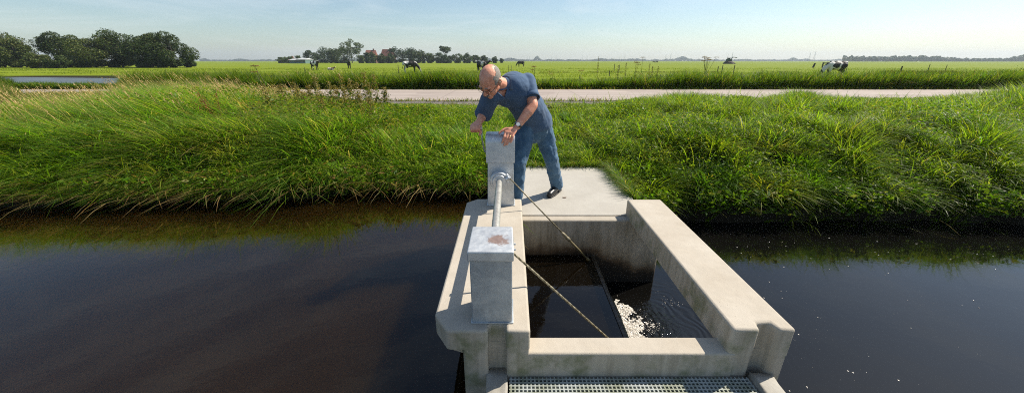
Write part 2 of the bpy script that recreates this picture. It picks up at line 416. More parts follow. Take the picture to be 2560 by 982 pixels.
# operating wall (left): wide coping with chamfered corners over a narrower body
bm = bmesh.new()
cop = [(-.325, 1.434), (-.122, 1.434), (-.122, 1.492), (-.030, 1.492), (-.030, 1.434), (.091, 1.434), (.091, 3.262), (-.335, 3.262), (-.43, 3.17), (-.408, 1.56)]
prism(bm, cop, .035, .15)
o = link_bm('coping', bm, M['conc_wall'], weir, bevel=.014, seg=3, sharp_z=.035)
bm = bmesh.new()
low_ = [(-.250, 1.437), (-.1235, 1.437), (-.1235, 1.4895), (-.0285, 1.4895), (-.0285, 1.437), (.0885, 1.437), (.0885, 3.26), (-.250, 3.26)]
prism(bm, low_, -1.6, .037)
link_bm('side_wall', bm, M['conc_wall'], weir, bevel=.014, seg=3, sharp_z=.037)
# sloping soffit under the coping's outer edge
bm = bmesh.new()
v = [bm.verts.new(p) for p in ((-.40, 1.57, .034), (-.33, 1.45, .034), (-.252, 1.45, .034), (-.252, 1.45, -.006), (-.30, 1.47, -.004), (-.37, 1.59, .0), (-.40, 3.16, .034), (-.252, 3.16, .034), (-.252, 3.16, -.006), (-.37, 3.16, 0))]
for f in ((0,1,2,7,6), (1,4,3,2), (0,5,4,1), (5,9,8,3,4), (0,6,9,5), (6,7,8,9), (2,3,8,7)): bm.faces.new([v[i] for i in f])
link_bm('haunch', bm, M['conc_wall'], weir, bevel=.006)
# right beam with groove at its near end
bm = bmesh.new()
beam = [(1.105, 1.445), (1.238, 1.445), (1.250, 1.500), (1.322, 1.500), (1.334, 1.445), (1.420, 1.445), (1.436, 3.25), (1.112, 3.25)]
prism(bm, beam, -.02, .15)
link_bm('side_beam', bm, M['conc_wall'], weir, bevel=.016, seg=3, sharp_z=-.02)
bm = bmesh.new()
prism(bm, [(1.107, 1.447), (1.236, 1.447), (1.248, 1.498), (1.324, 1.498), (1.336, 1.447), (1.418, 1.447), (1.418, 1.565), (1.107, 1.565)], -1.6, -.017)
link_bm('corner_pillar', bm, M['conc_wall'], weir, bevel=.016, seg=3, sharp_z=-.017)
# front sill
bm = bmesh.new(); bx(bm, .04, 1.15, 1.440, 1.563, -1.6, 0.0)
link_bm('front_sill', bm, M['conc_wall'], weir, bevel=.012, seg=3)
# head wall at the bank
bm = bmesh.new(); bx(bm, .0885, 1.43, 3.10, 3.214, -1.6, -.006)
link_bm('head_wall', bm, M['conc_head'], weir, bevel=.018, seg=3)
# deck slab
bm = bmesh.new()
prism(bm, [(-.10, 3.214), (1.318, 3.214), (1.318, 4.86), (1.22, 4.98), (-.10, 5.0)], -.24, 0)
link_bm('deck_slab', bm, M['conc_deck'], weir, bevel=.008)
# rusty rebar spot and dark dot on the deck
bm = bmesh.new()
c = P(1411, 494, .002)
pts = [(c.x + .022*math.cos(a)*(1+.4*math.sin(3*a)), c.y + .018*math.sin(a)*(1+.3*math.cos(2*a)), .004) for a in np.linspace(0, 6.28, 14)[:-1]]
bm.faces.new([bm.verts.new(p) for p in pts])
link_bm('rust_patch', bm, mat('rust', (.10, .045, .02), .9), weir)
# channel edges on both sides of the grating
def rough_block(name, x0, x1, y0, y1, z0, z1, label, slope=0):
    bm = bmesh.new(); bx(bm, x0, x1, y0, y1, z0, z1)
    bmesh.ops.subdivide_edges(bm, edges=bm.edges, cuts=7, use_grid_fill=True)
    for v in bm.verts:
        if v.co.z > z1 - .001:
            v.co.z += .012 * vnoise(v.co.x, v.co.y, .03, 9) - slope * (v.co.x - x0)
        v.co.x += .006 * vnoise(v.co.y, v.co.z, .04, 5); v.co.y += .006 * vnoise(v.co.x, v.co.z, .04, 6)
    o = link_bm(name, bm, M['conc_rough'], smooth=True)
    return tag(o, label, 'block')
rough_block('concrete_block', -.130, -.022, 1.05, 1.49, -1.2, -.135, 'rough mossy concrete block in the groove left of the grating')
rough_block('concrete_block', 1.245, 1.372, 1.02, 1.442, -1.2, -.115, 'rough dark concrete block right of the grating below the beam', .25)
# grating
bm = bmesh.new()
X0, X1, Y0, Y1, ZT = -.014, 1.232, .90, 1.430, -.145
pit = .0205
x = X0 + .006
while x < X1 - .004: bx(bm, x, x + .0068, Y0, Y1, ZT - .030, ZT); x += pit
y = Y0 + .002
while y < Y1 - .004:
    bx(bm, X0, X1, y, y + .0068, ZT - .0305, ZT + .0004); y += pit
mg_ = mat('grey_fibre_grating', (.37, .39, .37), .6); g = G(mg_)
p = g.pos(); g.l(g.mix(g.ramp(g.noise(p, 12, 5, .7), [(.4, 0), (.62, 1)]), (.36, .39, .38), (.21, .23, .17)), g.b.inputs['Base Color'])
o = link_bm('grating', bm, mg_); tag(o, 'grey square mesh walkway grating in front of the concrete sill', 'grating')
bm = bmesh.new(); bx(bm, -.018, 1.24, -6, .898, -1.6, -.15); bx(bm, -.016, 1.235, .898, 1.436, -1.6, -.62)
tag(link_bm('walkway', bm, M['conc_rough'], bevel=.01), kind='structure')
# embankment under and behind the walkway closes the two water levels
bm = bmesh.new(); bx(bm, -.25, -.02, -6, 1.04, -1.6, -.30); bx(bm, 1.242, 1.42, -6, 1.0, -1.6, -.35)
tag(link_bm('walkway_footing', bm, M['conc_rough'], bevel=.01), kind='structure')

# ---------------------------------------------------------------- gate leaf
gate = empty('gate_leaf', (.5, 2.3, -.8), label='dark wet tilting gate leaf with water pouring over its edge', cat='weir gate')
bm = bmesh.new()
a = [(.745, WU - .030), (.780, WU + .010), (.765, WU + .010), (.73, WU - .006)]
prof = [(.15, -1.30), (.17, -1.33), (.795, WU - .045), (.795, WU + .010), (.772, WU + .012), (.768, WU - .02)]
f = [bm.verts.new((x_, 1.575, z_)) for x_, z_ in prof]; b_ = [bm.verts.new((x_, 3.095, z_)) for x_, z_ in prof]
bm.faces.new(f); bm.faces.new(b_[::-1])
for i in range(len(prof)): bm.faces.new((f[i], f[(i+1) % len(prof)], b_[(i+1) % len(prof)], b_[i]))
link_bm('leaf_plate', bm, M['gate'], gate)
bm = bmesh.new()
bm.free()
for yy in (1.60, 3.07):
    bm = bmesh.new(); tube(bm, [(.75, yy, WU + .02), (.3, yy, -1.1)], .014, 8); link_bm('edge_seal', bm, M['rubber'], gate)
# water sheet over the crest
bm = bmesh.new(); rows = []
for j in range(60):
    yy = 1.585 + (3.09 - 1.585) * j / 59; row = []
    for k_, (xx, zz) in enumerate(((.765, WU + .010), (.785, WU + .017), (.803, WU + .006), (.822, WU - .06), (.842, WU - .15), (.862, WU - .24), (.885, WD - .012))):
        w = .012 * vnoise(yy * 3, k_, .3, 8) * (k_ > 1) + .006 * vnoise(yy, k_ * .02, .03, 2) * (k_ > 2)
        row.append(bm.verts.new((xx + w, yy, zz + .35 * w)))
    rows.append(row)
for r0, r1 in zip(rows, rows[1:]):
    for k_ in range(6): bm.faces.new((r0[k_], r0[k_+1], r1[k_+1], r1[k_]))
mn = mat('falling_water', (.03, .022, .012), .08); g = G(mn)
s = g.pos((2, 30, 1.5)); st = g.noise(s, 3, 4, .6)
zz = g.sep(g.n('ShaderNodeNewGeometry').outputs['Position'])[2]
dn = g.ramp(g.math('MULTIPLY', g.math('ADD', zz, .70), 3), [(.0, 1), (.75, .10)])
g.l(g.mix(g.math('MULTIPLY', g.ramp(st, [(.45, 0), (.65, 1)]), dn), (.02, .015, .008), (.62, .57, .48)), g.b.inputs['Base Color'])
g.l(g.bump(st, .6, .01), g.b.inputs['Normal'])
tag(link_bm('falling_water', bm, mn, smooth=True), kind='stuff', label='thin sheet of water falling over the gate edge', cat='water')
# foam: bubbles piled at the foot of the fall
def bubbles(name, centres, radii, m, label, flat=.7):
    bm = bmesh.new(); bmesh.ops.create_icosphere(bm, subdivisions=1, radius=1)
    V = np.array([v.co[:] for v in bm.verts]); F = np.array([[v.index for v in f.verts] for f in bm.faces]); bm.free()
    n = len(centres); v = (V[None] * np.stack([radii, radii, radii * flat], -1)[:, None] + centres[:, None]).reshape(-1, 3)
    q = (F[None] + (np.arange(n) * len(V))[:, None, None]).reshape(-1, 3)
    me = bpy.data.meshes.new(name); me.vertices.add(len(v)); me.vertices.foreach_set('co', v.astype(np.float32).ravel())
    me.loops.add(q.size); me.loops.foreach_set('vertex_index', q.astype(np.int32).ravel())
    me.polygons.add(len(q)); me.polygons.foreach_set('loop_start', np.arange(0, q.size, 3, dtype=np.int32))
    me.update(calc_edges=True); me.shade_smooth()
    return tag(mkobj(name, me, m), label, 'foam', kind='stuff')
N = 230000
yy = 1.60 + 1.25 * RNG.random(N); xx = .84 + np.abs(RNG.normal(0, .17, N))
cl = vnoise(xx, yy, .07, 5) * .6 + vnoise(xx, yy, .025, 6) * .5
wid = .30 * sstep(2.95, 2.55, yy) * sstep(1.3, 1.8, yy) + .02
dd = (xx - .84) / wid
cl = cl + .55 * vnoise(xx, yy, .012, 16) * sstep(.1, .5, dd)
keep = (dd < 1.15 + .3 * cl) & (cl > -1.45 + 1.75 * dd ** 1.25)
xx, yy, cl, dd = xx[keep], yy[keep], cl[keep], dd[keep]
r = .0013 + .0034 * RNG.random(len(xx)) ** 2.5
zz = WD + .001 + .022 * np.clip(cl + .6, 0, 1) * RNG.random(len(xx)) * (1 - dd).clip(0, 1)
mf = mat('foam', (.70, .66, .58), .15); g = G(mf); g.l(g.mix(g.ramp(g.noise(g.pos(), 60, 3, .7), [(.4, 0), (.62, 1)]), (.50, .45, .38), (.86, .83, .77)), g.b.inputs['Base Color'])
bubbles('foam', np.stack([xx, yy, zz], -1), r, mf, 'white bubbling foam at the foot of the falling water')
n = 2200; a_ = RNG.normal(0, .55, n); rr_ = .25 + .55 * RNG.random(n) ** 1.4; xx = .88 + rr_ * np.cos(a_); yy = 2.2 + rr_ * np.sin(a_) * 1.3
k_ = (vnoise(rr_ * 6, a_ * 3, .5, 33) > .0 + .5 * rr_) & (xx < 1.6) & (yy > 1.6) & (yy < 3.0); xx, yy = xx[k_], yy[k_]
bubbles('foam_streaks', np.stack([xx, yy, np.full(len(xx), WD + .001)], -1), .0012 + .003 * RNG.random(len(xx)) ** 3, mf, 'loose bubbles drifting off the foam inside the weir', .4)
n = 900
xx = np.where(RNG.random(n) < .35, 1.5 + 1.6 * RNG.random(n), 1.45 + 6.2 * RNG.random(n)); yy = .6 + 3.6 * RNG.random(n)
keep = (vnoise(xx, yy, .5, 12) + .5 * vnoise(xx, yy, 1.7, 4) > -.15); xx, yy = xx[keep], yy[keep]
r = .0014 + .0075 * RNG.random(len(xx)) ** 6
bubbles('foam_flecks', np.stack([xx, yy, np.full(len(xx), WD + .001)], -1), r, mf, 'tiny white foam flecks drifting on the right-hand water', .35)

# ---------------------------------------------------------------- lifting gear
def gearbox(loc, w0, w1, d, z0, z1, body_m, name, label):
    root = empty(name, loc, label=label, cat='gear column'); x_, y_ = loc[0], loc[1]
    bm = bmesh.new()
    vs = bx(bm, x_ - w0/2, x_ + w0/2, y_ - d/2, y_ + d/2, z0, z1)
    for v_ in vs[4:]: v_.co.x = x_ + (v_.co.x - x_) * w1 / w0
    link_bm('housing', bm, body_m, root, bevel=.006, seg=3)
    bm = bmesh.new(); bx(bm, x_ - w0/2 - .006, x_ + w0/2 + .006, y_ - d/2 - .006, y_ + d/2 + .006, z0 - .0005, z0 + .006)
    link_bm('base_plate', bm, body_m, root, bevel=.002)
    return root
fx, fy = -.101, 1.586
front = gearbox((fx, fy, .15), .204, .204, .186, .151, .522, M['galv_front'], 'gear_column', 'square galvanised gear column nearest the camera with rust patch on its lid')
bm = bmesh.new()   # lid with sloping top, front skirt
xa, xb, ya, yb_ = fx - .110, fx + .110, 1.478, 1.69
zt0, zt1, zb = .568, .600, .516
v = [bm.verts.new(p) for p in ((xa, ya, zb), (xb, ya, zb), (xb, yb_, zb), (xa, yb_, zb), (xa, ya, zt0), (xb, ya, zt0), (xb - .006, yb_, zt1), (xa + .006, yb_, zt1))]
for f in ((0,3,2,1),(4,5,6,7),(0,1,5,4),(1,2,6,5),(2,3,7,6),(3,0,4,7)): bm.faces.new([v[i] for i in f])
bmesh.ops.translate(bm, verts=bm.verts, vec=(-fx, -fy, 0))
o = link_bm('lid', bm, M['galv_lid'], front, bevel=.006, seg=3, keep_world=False); o.matrix_parent_inverse = Matrix.Identity(4)
o.location = (0, 0, -.15)
for bmz in (1.53, 1.585):
    bm = bmesh.new(); tube(bm, [(fx + .109, bmz, .553), (fx + .119, bmz, .553)], .0055, 8)
    link_bm('bolt', bm, M['galv'], front, smooth=False)
rx, ry = -.102, 3.165
rear = gearbox((rx, ry, .15), .246, .226, .165, .151, .565, M['galv'], 'gear_column', 'galvanised crank column with rounded cap that the man leans over')
# rounded sheet cap
bm = bmesh.new(); prof = []
yf, ybk = 3.072, 3.262
for t in np.linspace(0, 1, 10):
    a = math.pi/2 * t; prof.append((yf + .07 - .07 * math.cos(a), .735 + .07 * math.sin(a)))
prof = [(yf, .560)] + prof + [(ybk - .02, .805), (ybk, .785), (ybk, .560)]
A = [bm.verts.new((rx - .127, y_, z_)) for y_, z_ in prof]; B = [bm.verts.new((rx + .127, y_, z_)) for y_, z_ in prof]
bm.faces.new(A); bm.faces.new(B[::-1])
for i in range(len(prof)): bm.faces.new((A[i], A[(i+1) % len(prof)], B[(i+1) % len(prof)], B[i]))
capo = link_bm('cap', bm, M['galv'], rear, bevel=.002, seg=1)
capo.data.set_sharp_from_angle(angle=rad(40))
SX, SZ = -.112, .41
bm = bmesh.new(); tube(bm, [(SX, 3.09, SZ), (SX, 3.00, SZ)], .082, 32)
link_bm('bearing_collar', bm, M['galv'], rear, bevel=.005)
bm = bmesh.new(); tube(bm, [(SX, 3.001, SZ), (SX, 2.985, SZ)], .062, 32)
link_bm('flange', bm, M['galv'], rear, bevel=.004)
# crank: arm up the left side, handle pointing left
ax = rx - .127
h0 = Q(1204, 321, 3.13)
crank = empty('crank', (h0.x, h0.y, h0.z), label='bent steel hand crank with pale knob gripped by the man', cat='crank')
bm = bmesh.new()
bb = Q(1211, 372, 3.14)
tube(bm, [(ax + .01, 3.14, .64), (ax - .012, 3.14, .645), bb + Vector((-.004, 0, .0)), Q(1205, 350, 3.135), h0], [.010, .010, .0065, .006, .0065], 10)
link_bm('crank_arm', bm, M['crank'], crank, smooth=True)
bm = bmesh.new(); tube(bm, [h0 + Vector((.006, 0, .002)), h0 + Vector((-.016, -.004, .0)), h0 + Vector((-.10, -.008, -.003))], [.0125, .013, .012], 12)
link_bm('crank_handle', bm, M['handle'], crank, bevel=.002)
# drive shaft
bm = bmesh.new(); tube(bm, [(SX, 2.99, SZ), (SX + .012, 1.66, SZ)], .0265, 20)
sh = link_bm('drive_shaft', bm, M['pipe'], smooth=True); sh.data.set_sharp_from_angle(angle=rad(40))
tag(sh, 'round steel drive shaft running between the two gear columns', 'shaft')
# lifting rods
def rod(S, E, label, with_joint):
    root = empty('lifting_rod', S, label=label, cat='rod'); S, E = Vector(S), Vector(E); d = E - S
    bm = bmesh.new()
    L = d.length; n_ = 40
    if with_joint:
        tube(bm, [S + d * .01, S + d * .66], .0062, 8)
        link_bm('rod_shaft', bm, M['cable'], root, smooth=True)
        bm = bmesh.new(); tube(bm, [S + d * .64, S + d * .67, S + d * .70, S + d * .715, S + d * .73, S + d * .75], [.008, .015, .013, .018, .018, .010], 8)
        link_bm('turnbuckle', bm, M['cable'], root, smooth=True)
        bm = bmesh.new(); tube(bm, [S + d * .75, S + d * .98], .0105, 8)
        link_bm('lower_rod', bm, M['oldiron'], root, smooth=True)
        bm = bmesh.new(); capsule(bm, E - d * .025, E, .015, .015)
        link_bm('rod_foot', bm, M['oldiron'], root, smooth=True)
    else:
        for w in range(3):
            pts = []
            for i in range(n_ * 3 + 1):
                t = i / (n_ * 3); x_, y_, _ = frame_of(d); a = t * 60 + w * 2.094
                pts.append(S + d * t + (x_ * math.cos(a) + y_ * math.sin(a)) * .003)
            tube(bm, pts, .0042, 6)
        link_bm('rod_shaft', bm, M['cable'], root, smooth=True)
    bm = bmesh.new(); x_, y_, dd_ = frame_of(d)
    tube(bm, [S - d.normalized() * .03, S + d.normalized() * .02], .014, 6)
    link_bm('clevis', bm, M['galv'], root, bevel=.002)
    return root
rod((-.032, 3.00, .455), (.735, 3.0, WU + .0), 'long steel lifting rod with turnbuckle beside the far column', True)
rod((-.080, 1.85, .44), (.745, 1.80, WU + .01), 'twisted wire lifting rod crossing the chamber beside the near column', False)
bm = bmesh.new()
for S in ((-.09, 3.0),):
    tube(bm, [(SX + .06, 2.995, SZ + .02), (SX + .085, 2.998, SZ + .045)], .02, 8)
link_bm('lug', bm, M['galv'], rear, bevel=.003)
# ---------------------------------------------------------------- grass and herbs
def blades(bx_, by_, bz_, L, w, az, lean, droop, col, K=4, tipcol=None):
    """arrays of blade parameters -> verts, quads, colours"""
    n = len(bx_); t = np.linspace(0, 1, K)
    d = np.stack([np.cos(az), np.sin(az)], -1)
    side = np.stack([-np.sin(az), np.cos(az)], -1)
    tw = RNG.normal(0, .7, n)
    sx = side[:, 0] * np.cos(tw) + d[:, 0] * np.sin(tw); sy = side[:, 1] * np.cos(tw) + d[:, 1] * np.sin(tw)
    V = np.zeros((n, K, 2, 3)); C = np.zeros((n, K, 2, 3))
    for k, tk in enumerate(t):
        # angle from vertical grows along the blade
        h = L * (lean * tk + droop * tk**2 * .75); z = L * (tk * np.sqrt(np.clip(1 - np.minimum(lean, .95)**2, .05, 1)) - droop * tk**2.4 * .62)
        ww = w * (1 - tk**1.7) * (.75 + .5 * min(tk * 3, 1)) * .5 + .0003
        cx = bx_ + d[:, 0] * h; cy = by_ + d[:, 1] * h; cz = bz_ + z
        for s_, sg in enumerate((-1, 1)):
            V[:, k, s_, 0] = cx + sg * sx * ww; V[:, k, s_, 1] = cy + sg * sy * ww; V[:, k, s_, 2] = cz + sg * .25 * ww * np.sin(tw)
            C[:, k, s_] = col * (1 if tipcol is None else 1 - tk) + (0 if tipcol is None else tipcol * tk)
    base = (np.arange(n) * K * 2)[:, None, None]
    k = np.arange(K - 1)
    q = np.stack([2*k, 2*k+1, 2*k+3, 2*k+2], -1)[None] + base
    return V.reshape(-1, 3), q.reshape(-1, 4), C.reshape(-1, 3)
def merge(name, parts, m, parent=None):
    vs, qs, cs, o = [], [], [], 0
    for v, q, c in parts: vs.append(v); qs.append(q + o); cs.append(c); o += len(v)
    return np_mesh(name, np.concatenate(vs), np.concatenate(qs), m, parent, np.concatenate(cs))
GAIN = np.array([1.36, 1.24, .85])
def pal(n, cols, wts, jit=.15):
    cols = np.array(cols) * GAIN; i = RNG.choice(len(cols), n, p=np.array(wts) / sum(wts))
    return cols[i] * (1 + RNG.normal(0, jit, (n, 1))).clip(.4, 1.7) * (1 + RNG.normal(0, .05, (n, 3)))
def scatter(n, x0, x1, y0, y1, ybias=1.0):
    """positions in a fan: density falls off with distance"""
    u = RNG.random(n) ** ybias; y = y0 + (y1 - y0) * u
    return x0 + (x1 - x0) * RNG.random(n), y
def leaves_np(centres, size, col, updown=.6, K=1):
    """random oriented leaf quads (rhombus-like)"""
    n = len(centres); a = RNG.normal(0, 1, (n, 3)); a[:, 2] *= updown; a /= np.linalg.norm(a, axis=1, keepdims=True)
    b = RNG.normal(0, 1, (n, 3)); b -= a * (a * b).sum(1, keepdims=True); b /= np.linalg.norm(b, axis=1, keepdims=True)
    s = np.broadcast_to(np.asarray(size, float), (n,))[:, None]
    v = np.stack([centres - a * s, centres + b * s * .42, centres + a * s, centres - b * s * .42], 1).reshape(-1, 3)
    return v, np.arange(n * 4).reshape(-1, 4), np.repeat(col, 4, 0)
GREEN = [(.070, .165, .014), (.10, .205, .018), (.15, .235, .028), (.045, .115, .014), (.20, .22, .06), (.26, .22, .11)]
def inside_frame(x, y, z, m=80):
    u = H_CAM - z; zc = y * CT + u * ST
    px = 1280 + 900 * x / zc
    return (px > -m) & (px < 2560 + m)
SKX = np.array([-900, 0, 60, 290, 330, 500, 560, 640, 660, 850, 960, 1180, 1400, 1450, 1530, 1600, 1700, 1800, 1900, 1980, 2060, 2200, 2300, 2400, 2480, 2560, 3400.])
SKY = np.array([236, 236, 226, 219, 198, 182, 178, 190, 212, 231, 246, 252, 262, 250, 243, 230, 221, 224, 233, 214, 226, 234, 231, 224, 214, 198, 195.])
def cap_len(x, y, z, k=1.0, sk=None):
    zc = y * CT + (H_CAM - z) * ST; px = 1280 + 900 * x / zc
    return (H_CAM - (np.interp(px, SKX, SKY if sk is None else sk) - 152) * zc / (900 * CT)) - z
def field(n_tufts, per, x0, x1, y0, y1, fn, ybias=1.0):
    """tufts: fn(x, y) -> dict of arrays"""
    tx, ty = scatter(n_tufts, x0, x1, y0, y1, ybias)
    yb = np.interp(tx, BX, BY)
    keep = (ty > yb + .04) & inside_frame(tx, ty, 0, 160)
    tx, ty = tx[keep], ty[keep]
    tz = np.repeat(RNG.random(len(tx)), per); ta = np.repeat(RNG.random(len(tx)) * 6.283, per); tl = np.repeat(RNG.normal(0, 1, len(tx)), per)
    x = np.repeat(tx, per); y = np.repeat(ty, per); n = len(x)
    r = (.02 + .11 * np.sqrt(RNG.random(n))) * (.7 + .6 * tz); a = RNG.random(n) * 6.283
    x = x + r * np.cos(a); y = y + r * np.sin(a)
    ybb = np.interp(x, BX, BY); y = np.maximum(y, ybb + .03)
    return x, y, a, tz, ta, tl
def deckmask(x, y, margin=.03):
    return ~((x > -.16 - margin) & (x < 1.33 + margin) & (y < 5.02)) 
parts_left, parts_right, parts_verge = [], [], []
def lean_mix(a_rand, a_dir, k):
    vx = np.cos(a_rand) * (1 - k) + np.cos(a_dir) * k; vy = np.sin(a_rand) * (1 - k) + np.sin(a_dir) * k
    return np.arctan2(vy, vx)
# --- left bank: long wind-combed grass
x, y, a, tz, ta, tl = field(8500, 27, -15, -.05, 3.3, 11.6, None, 1.35)
k = deckmask(x, y) ; x, y, a, tz, ta, tl = [q_[k] for q_ in (x, y, a, tz, ta, tl)]
n = len(x); yb = np.interp(x, BX, BY); edge = sstep(.9, .1, y - yb)
lng = sstep(-1.6, -3.4, x); clump = vnoise(x, y, .9, 21); c2 = vnoise(x, y, .33, 22)
L = (.28 + .30 * lng + .10 * clump + .07 * c2 + .07 * tl + .10 * (tz - .5)) * (.6 + .6 * RNG.random(n))
cp = cap_len(x, y, ground_h(x, y)); L = np.where(y > 6.5, L * .55 + .9 * cp * lng * (.5 + .6 * RNG.random(n)), L)
L = np.minimum(L, (cp / np.sqrt(1 - np.minimum(.45 + 0*x, .9)**2)).clip(.06, 2) * (.8 + .4 * RNG.random(n))); L = L.clip(.06, 1.1)
gdir = np.where(RNG.random(n) < .8, math.pi + .45 + .25 * clump, -math.pi/2 + .3)
kk = (.35 + .45 * lng + .15 * edge)
az = lean_mix(a, gdir + RNG.normal(0, .75, n), kk * .85)
L *= 1 - .35 * edge * lng
L *= .62 + .65 * sstep(-.6, .6, vnoise(x, y, .5, 49) + .3 * vnoise(x, y, .2, 50))
lean = (.30 + .36 * lng + .10 * edge + .12 * c2 + RNG.normal(0, .12, n)).clip(.05, .93)
droop = (.28 + .40 * edge + .10 * RNG.random(n) + .12 * lng).clip(0, .95)
w = .005 + .009 * RNG.random(n) ** 1.5
w *= (1 + .06 * (y - 4).clip(0, 20))
dry = sstep(-.2, .6, vnoise(x, y, 2.2, 31) + .25 * sstep(-3, -9, x) + .25 * sstep(6.5, 9.5, y) - .15)
c = pal(n, GREEN, [4, 4, 2.5, 3, 1.2, .35]); cd = pal(n, [(.21, .185, .075), (.15, .17, .045), (.30, .25, .13)], [3, 3, 2])
mixm = (RNG.random(n) < .08 + .28 * dry * lng)[:, None]
c = np.where(mixm, cd, c)
c = c * 1.12 * np.repeat(.75 + .5 * RNG.random(n // 27 + 1), 27)[:n, None]
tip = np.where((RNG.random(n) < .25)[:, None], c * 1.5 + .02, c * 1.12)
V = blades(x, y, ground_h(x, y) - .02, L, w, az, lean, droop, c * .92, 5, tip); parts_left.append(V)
# overhanging curtain along the left waterline
n = 9000; x = -12 + 11.9 * RNG.random(n); y = np.interp(x, BX, BY) + .02 + .22 * RNG.random(n)
lng = sstep(-1.6, -3.4, x)
L = (.14 + .22 * RNG.random(n)) * (1 + .2 * lng)
az = -math.pi/2 - .55 * lng + RNG.normal(0, .7, n)
c = pal(n, GREEN + [(.17, .11, .05)], [3, 3, 2, 3, 1.5, 1, 1.2])
bz_ = np.maximum(ground_h(x, y), -.30 + .08 * RNG.random(n))
parts_left.append(blades(x, y, bz_, L, .005 + .006 * RNG.random(n), az, (.45 + .2 * RNG.normal(0, 1, n)).clip(.1, .9), (.75 + .3 * RNG.random(n)), c, 5))
# --- right bank: shorter lush grass in drooping clumps
x, y, a, tz, ta, tl = field(8500, 38, -.2, 17, 3.6, 11.6, None, 1.35)
k = deckmask(x, y); x, y, a, tz, ta, tl = [q_[k] for q_ in (x, y, a, tz, ta, tl)]
n = len(x); yb = np.interp(x, BX, BY); edge = sstep(.7, .05, y - yb)
clump = vnoise(x, y, .75, 41); c2 = vnoise(x, y, .3, 42); big = vnoise(x, y, 1.7, 43)
near = sstep(1.9, .6, x)
L = (.17 + .08 * clump + .08 * c2 + .08 * big + .06 * tl + .12 * (tz - .5) + .10 * sstep(8, 11, y) * sstep(2.5, 5, x) + .12 * sstep(2.2, 5, x)) * (.6 + .6 * RNG.random(n))
cp = cap_len(x, y, ground_h(x, y)); bk = sstep(6.8, 8.8, y) * sstep(2.0, 4.5, x)
L = L * (1 - .6 * bk) + bk * cp.clip(0, 1) * (.7 + 1.1 * RNG.random(n)) * (.85 + .25 * c2)
L *= .50 + .95 * sstep(-.55, .6, vnoise(x, y, .42, 47) + .3 * vnoise(x, y, .17, 48))
L *= 1 - .35 * edge
L *= 1 - .45 * near * sstep(4.6, 5.4, y); L = np.minimum(L, cp.clip(.06, 2) * (1.0 + .7 * RNG.random(n))).clip(.06, 1.1)
gdir = -math.pi/2 - .35 + .6 * clump
az = lean_mix(a, gdir + RNG.normal(0, .8, n), .06 + .12 * edge)
lean = (.26 + .12 * edge - .10 * c2 + RNG.normal(0, .16, n)).clip(.03, .9)
droop = (.30 + .10 * edge + .75 * RNG.random(n) ** 1.5 * (L > .16)).clip(0, 1.2)
w = (.006 + .010 * RNG.random(n) ** 1.3) * (1 + .06 * (y - 4).clip(0, 20))
c = pal(n, [(.085, .165, .010), (.12, .20, .012), (.165, .235, .018), (.055, .12, .012), (.24, .25, .05), (.25, .20, .09)], [4, 4, 3, 2.5, .8, .2]) * np.repeat(.72 + .56 * RNG.random(n // 38 + 1), 38)[:n, None]
yel = sstep(.1, .8, vnoise(x, y, 1.1, 51))[:, None]
c = c * (1 - .35 * yel) + np.array([.15, .18, .02]) * .35 * yel
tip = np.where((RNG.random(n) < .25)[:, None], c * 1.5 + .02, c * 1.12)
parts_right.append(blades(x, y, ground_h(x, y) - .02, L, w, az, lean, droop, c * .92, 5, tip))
n = 11000; x = 1.42 + 10 * RNG.random(n) ** 1.2; y = np.interp(x, BX, BY) + .04 + .30 * RNG.random(n)
c = pal(n, [(.06, .13, .010), (.10, .18, .012), (.04, .09, .010), (.16, .19, .03)], [3, 3, 2.4, 1])
bz_ = np.maximum(ground_h(x, y), -.52 + .12 * RNG.random(n))
parts_right.append(blades(x, y, bz_, .10 + .18 * RNG.random(n), (.006 + .008 * RNG.random(n)), -math.pi/2 + RNG.normal(0, 1.1, n), (.45 + .25 * RNG.normal(0, 1, n)).clip(.05, .9), .55 + .5 * RNG.random(n), c, 5))
# scattered broad upright blades that catch the light
n = 2600; x = .2 + 14 * RNG.random(n); y = 4.3 + 7 * RNG.random(n) ** 1.3
k = deckmask(x, y, .08) & (y > np.interp(x, BX, BY) + .1); x, y = x[k], y[k]; n = len(x)
c = pal(n, [(.13, .22, .02), (.18, .25, .03)], [1, 1])
parts_right.append(blades(x, y, ground_h(x, y), .30 + .35 * RNG.random(n), .010 + .006 * RNG.random(n), RNG.random(n) * 6.28, .1 + .3 * RNG.random(n), .2 + .4 * RNG.random(n), c, 5))
# broad leaves and dead stalks hanging ragged over the waterline
def overhang(n, x0, x1, zb, seed, cols, wts):
    x = x0 + (x1 - x0) * RNG.random(n); k = vnoise(x, 0*x, .45, seed) + .5 * vnoise(x, 0*x, .16, seed + 1) > .15; x = x[k]; n = len(x)
    y = np.interp(x, BX, BY) + .10 - .28 * RNG.random(n); z = zb + .08 + .34 * RNG.random(n) + .6 * (y - np.interp(x, BX, BY)).clip(0, 1)
    return leaves_np(np.stack([x, y, z], -1), .020 + .034 * RNG.random(n) ** 2, pal(n, cols, wts), .5)
parts_left.append(overhang(7000, -11, -.4, WU, 201, [(.07, .15, .012), (.11, .19, .02), (.20, .14, .06), (.14, .17, .04)], [3, 2, .8, 1]))
parts_right.append(overhang(8000, 1.5, 12, WD + .1, 203, [(.07, .15, .012), (.12, .20, .016), (.05, .10, .012), (.18, .20, .04)], [3, 2, 2, .6]))
n = 260; x = -9 + 8.6 * RNG.random(n); y = np.interp(x, BX, BY) + .05 - .1 * RNG.random(n)
